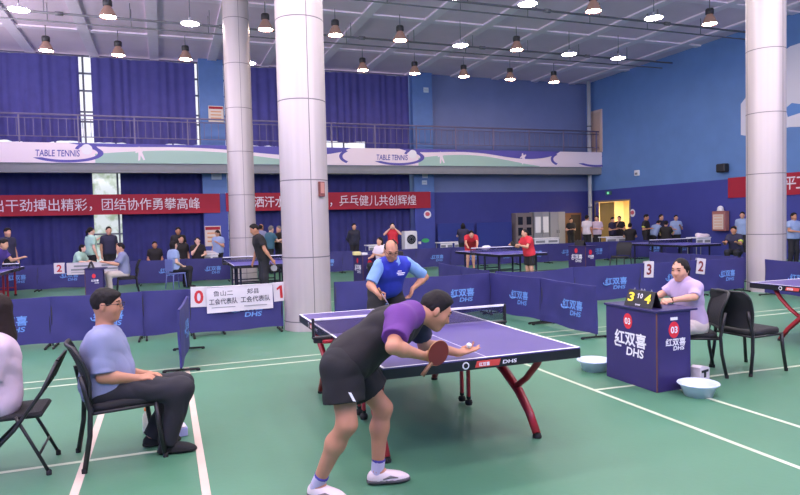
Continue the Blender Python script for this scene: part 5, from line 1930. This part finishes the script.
def far(u, x, lab, kind, H, yaw, arms=('down', 'down'), shirt=c_black, pants=c_dark, dy=0., v=230, h=None, pos=None, seat=.46, z0=0., lean=0., nod=0., turn=0., **st):
    if pos is None:
        p = at(u, v, x=x)
        pos = (x, p.y+dy)
    J = pose(kind, H, pos, math.radians(yaw), arms, lean=lean, nod=nod, turn=turn, z0=z0, seat=seat)
    d = dict(shirt=shirt, pants=pants, s=H/1.72, rootz=z0)
    d.update(st)
    return figure('person', lab, J, d, None, h or BG)


far(7, 17.2, 'man standing in black T-shirt with white collar behind the barrier at the far left', 'stand', 1.80, 230, shirt=c_navy, collar=M_white, nod=.1)
far(-9, 12.6, 'player in violet jersey leaning at the distant table cut by the left edge', 'stand', 1.62, 250, ('fwd', 'down'), shirt=c_violet, pants=c_dark, lower='short', lean=.5, dy=.05)
far(75, 17.3, 'woman in white and mint shirt sitting behind the distant barrier, leaning to the right', 'sit', 1.60, 250, ('desk', 'desk'), shirt=c_mint, fem=True, hair='bob', lean=.3, skin='light', sleeve=.9)
far(90.5, 17.8, 'woman standing in mint shirt with her hand on a man\'s shoulder', 'stand', 1.78, -60, ('touch', 'down'), shirt=c_mint, pants=c_dark, fem=True, hair='tail', skin='light', sleeve=.7)
far(108.5, 18.1, 'man standing in dark T-shirt beside the woman in mint by the garden window', 'stand', 1.77, 200, ('down', 'down'), shirt=c_navy, pants=c_dark)
far(121, 14.3, 'distant umpire in lilac shirt and beige trousers seated at a purple desk', 'sit', 1.66, 100, ('fwd', 'fwd'), shirt=c_greyblue, pants=c_beige, pos=(14.1, 3.84), sleeve=.85, lean=.1)
far(154, 17.6, 'man in black seated low behind the distant barrier, left of the group in black', 'sit', 1.55, 190, ('lap', 'lap'), shirt=c_black, skin='tan')
far(178, 18.6, 'man standing in black T-shirt behind two seated people', 'stand', 1.70, 185, ('down', 'down'), shirt=c_black, skin='tan', nod=.1)
far(180.5, 17.6, 'person in black seated in front of the standing man in black', 'sit', 1.70, 200, ('lap', 'lap'), shirt=c_black, seat=.55)
far(197, 17.6, 'woman in black seated with her hand at her chin', 'sit', 1.66, 180, ('desk', 'chin'), shirt=c_black, fem=True, hair='bob', seat=.5, skin='light')
far(174, 14.9, 'woman in light blue shirt and dark trousers seated in profile on a blue chair', 'sit', 1.66, -65, ('lap', 'lap'), shirt=c_bluegrey, pants=c_dark, pos=(14.92, 2.62), hair='bob', fem=True, skin='light')
far(217.5, 18.3, 'woman standing in light blue shirt in front of the cream poster, looking down', 'stand', 1.58, 140, ('phone', 'down'), shirt=c_bluegrey, pants=c_dark, fem=True, hair='bob', nod=.4)
far(262, 11.2, 'man in black T-shirt walking past the distant table with a bat, head bowed', 'stand', 1.76, 98, ('trail', 'down'), shirt=c_black, pants=c_dark, lean=.26, nod=.30, skin='tan', h=.016, dy=-.02)
far(261, 20.0, 'man in grey shirt at the left of the three people by the thick column', 'stand', 1.75, -50, ('fold', 'fold'), shirt=c_greyblue, skin='tan', hair='balding')
far(268.5, 18.6, 'grey haired person in teal shirt leaning over by the thick column', 'stand', 1.68, -60, ('desk', 'fwd'), shirt=c_teal, hairm=M_hairgr, lean=.15, skin='light')
far(279, 18.9, 'person in black half hidden behind the thick column', 'stand', 1.66, 120, ('fold', 'fold'), shirt=c_black, hairm=M_hairgr)
far(354, 19.6, 'man standing in dark jacket with hands behind his back against the curtain', 'stand', 1.68, 185, ('back', 'back'), shirt=c_char, pants=c_dark, sleeve=1.95)
far(392.5, 18.9, 'woman in red T-shirt drinking from a raised bottle', 'stand', 1.66, 160, ('drink', 'drink'), shirt=c_red, pants=c_dark, fem=True, nod=-.25, skin='light')
far(383, 12.7, 'person with dark hair in white shirt sitting at the small umpire desk', 'sit', 1.62, 120, ('fwd', 'desk'), shirt=c_whitesh, pos=(12.75, -2.80), hair='bob', fem=True, lean=.15)
far(463, 18.6, 'woman with dark hair in dark blue top standing behind the crouching red player', 'stand', 1.60, -20, ('fwd', 'desk'), shirt=c_navy, fem=True, hair='bob', skin='light')
far(470, 15.6, 'player in red jersey bending low over the far end of the distant table', 'stand', 1.64, 158, ('reach', 'reach'), shirt=c_red, pants=c_red, lower='short', lean=.95, nod=-.2, h=.016, skin='mid')
far(530, 10.5, 'player in red jersey and black shorts standing sideways with a black bat', 'stand', 1.46, 96, ('fwd', 'fwd'), shirt=c_red, pants=c_blacksh, lower='short', lean=.25, h=.016, hair='tail', fem=True, dy=.02)
far(571, 23.2, 'dark figure standing in front of the dark wooden corner door', 'stand', 1.68, 170, ('fold', 'fold'), shirt=c_black)
far(587, 20.5, 'man in white shirt standing at the left of the pair by the doorway', 'stand', 1.80, -70, ('down', 'down'), shirt=c_whitesh, pants=c_dark, skin='tan')
far(597, 20.2, 'man in pinkish white shirt standing at the right of the pair by the doorway', 'stand', 1.76, 120, ('fold', 'fold'), shirt=c_pink, pants=c_dark)
far(612.5, 20.4, 'person in dark polo standing at the left of the pair in the bright doorway', 'stand', 1.68, 200, ('fold', 'fold'), shirt=c_navy, nod=.3)
far(619.5, 20.6, 'person in dark polo standing at the right of the pair in the bright doorway', 'stand', 1.72, 120, ('fold', 'chin'), shirt=c_black)
far(630, 18.3, 'person in dark shirt seated right of the bright doorway', 'sit', 1.72, -40, ('desk', 'desk'), shirt=c_black, seat=.5)
far(646, 17.5, 'man standing in black with a yellow armband, leftmost of the group bending over a table', 'stand', 1.76, 210, ('fold', 'fold'), shirt=c_black, skin='tan', nod=.3, band=('LR', M_neon))
far(652.5, 17.6, 'person in light blue shirt bending over in the group by the right wall', 'stand', 1.62, -80, ('fwd', 'desk'), shirt=c_bluegrey, lean=.6, nod=.2)
far(661, 17.9, 'man in dark shirt at the back of the group by the right wall', 'stand', 1.74, 190, ('fold', 'fold'), shirt=c_navy)
far(666, 16.95, 'person in black with yellow sleeves sitting before the group by the right wall', 'sit', 1.72, -60, ('desk', 'fwd'), shirt=c_black, seat=.58, band=('LR', M_neon))
far(676, 17.6, 'person in grey blue shirt with a black backpack at the right of the group', 'stand', 1.70, 150, ('phone', 'desk'), shirt=c_bluegrey, pants=c_dark)
far(736, 10.9, 'man in dark T-shirt crouching beside the right column with a neon armband', 'sit', 1.70, 115, ('fwd', 'fwd'), shirt=c_navy, skin='tan', seat=.46, lean=.3, band=('L', M_neon))
far(742.5, 14.2, 'person mostly hidden behind the right column', 'stand', 1.76, 120, ('down', 'down'), shirt=c_bluegrey, skin='mid')
far(793.5, 10.7, 'man in grey blue shirt standing at the right edge', 'stand', 1.68, 170, ('desk', 'desk'), shirt=c_bluegrey, pants=c_dark, skin='tan')

# bats of the players further off
_q = pose('stand', 1.46, (10.5, at(530, 230, x=10.5).y+.02), math.radians(96), ('fwd', 'fwd'), lean=.25)
WR_ = _q['wrL']+un(_q['wrL']-_q['elL'])*.06+un((0, .9, .3))*.12
for p, ax, lab, rub in ((at(274, 268, x=11.1), (-.2, -.5, -.8), 'small bat in the hand of the man in black by the distant table', M_slab), (Vector(WR_), (0, .9, .3), 'black bat held out by the standing red player', M_rubber)):
    ax = un(ax)
    nn = un((-.9, 0, .3))
    nn = un(nn-ax*np.dot(nn, ax))
    t = thing('table_tennis_bat', lab, 'bat', p)
    X_, Y_ = Vector(np.cross(ax, nn)), Vector(ax)
    MB().plate(ellipse(.075, .079, 20), (0, 0, 0), X_, Y_, -.012).build('blade', M_wood, t)
    MB().plate(ellipse(.074, .078, 20), tuple(nn*.001), X_, Y_, .002).build('rubber', rub, t)
    MB().tube([tuple(-ax*.06), tuple(-ax*.16)], .014, 8).build('handle', M_wood, t)
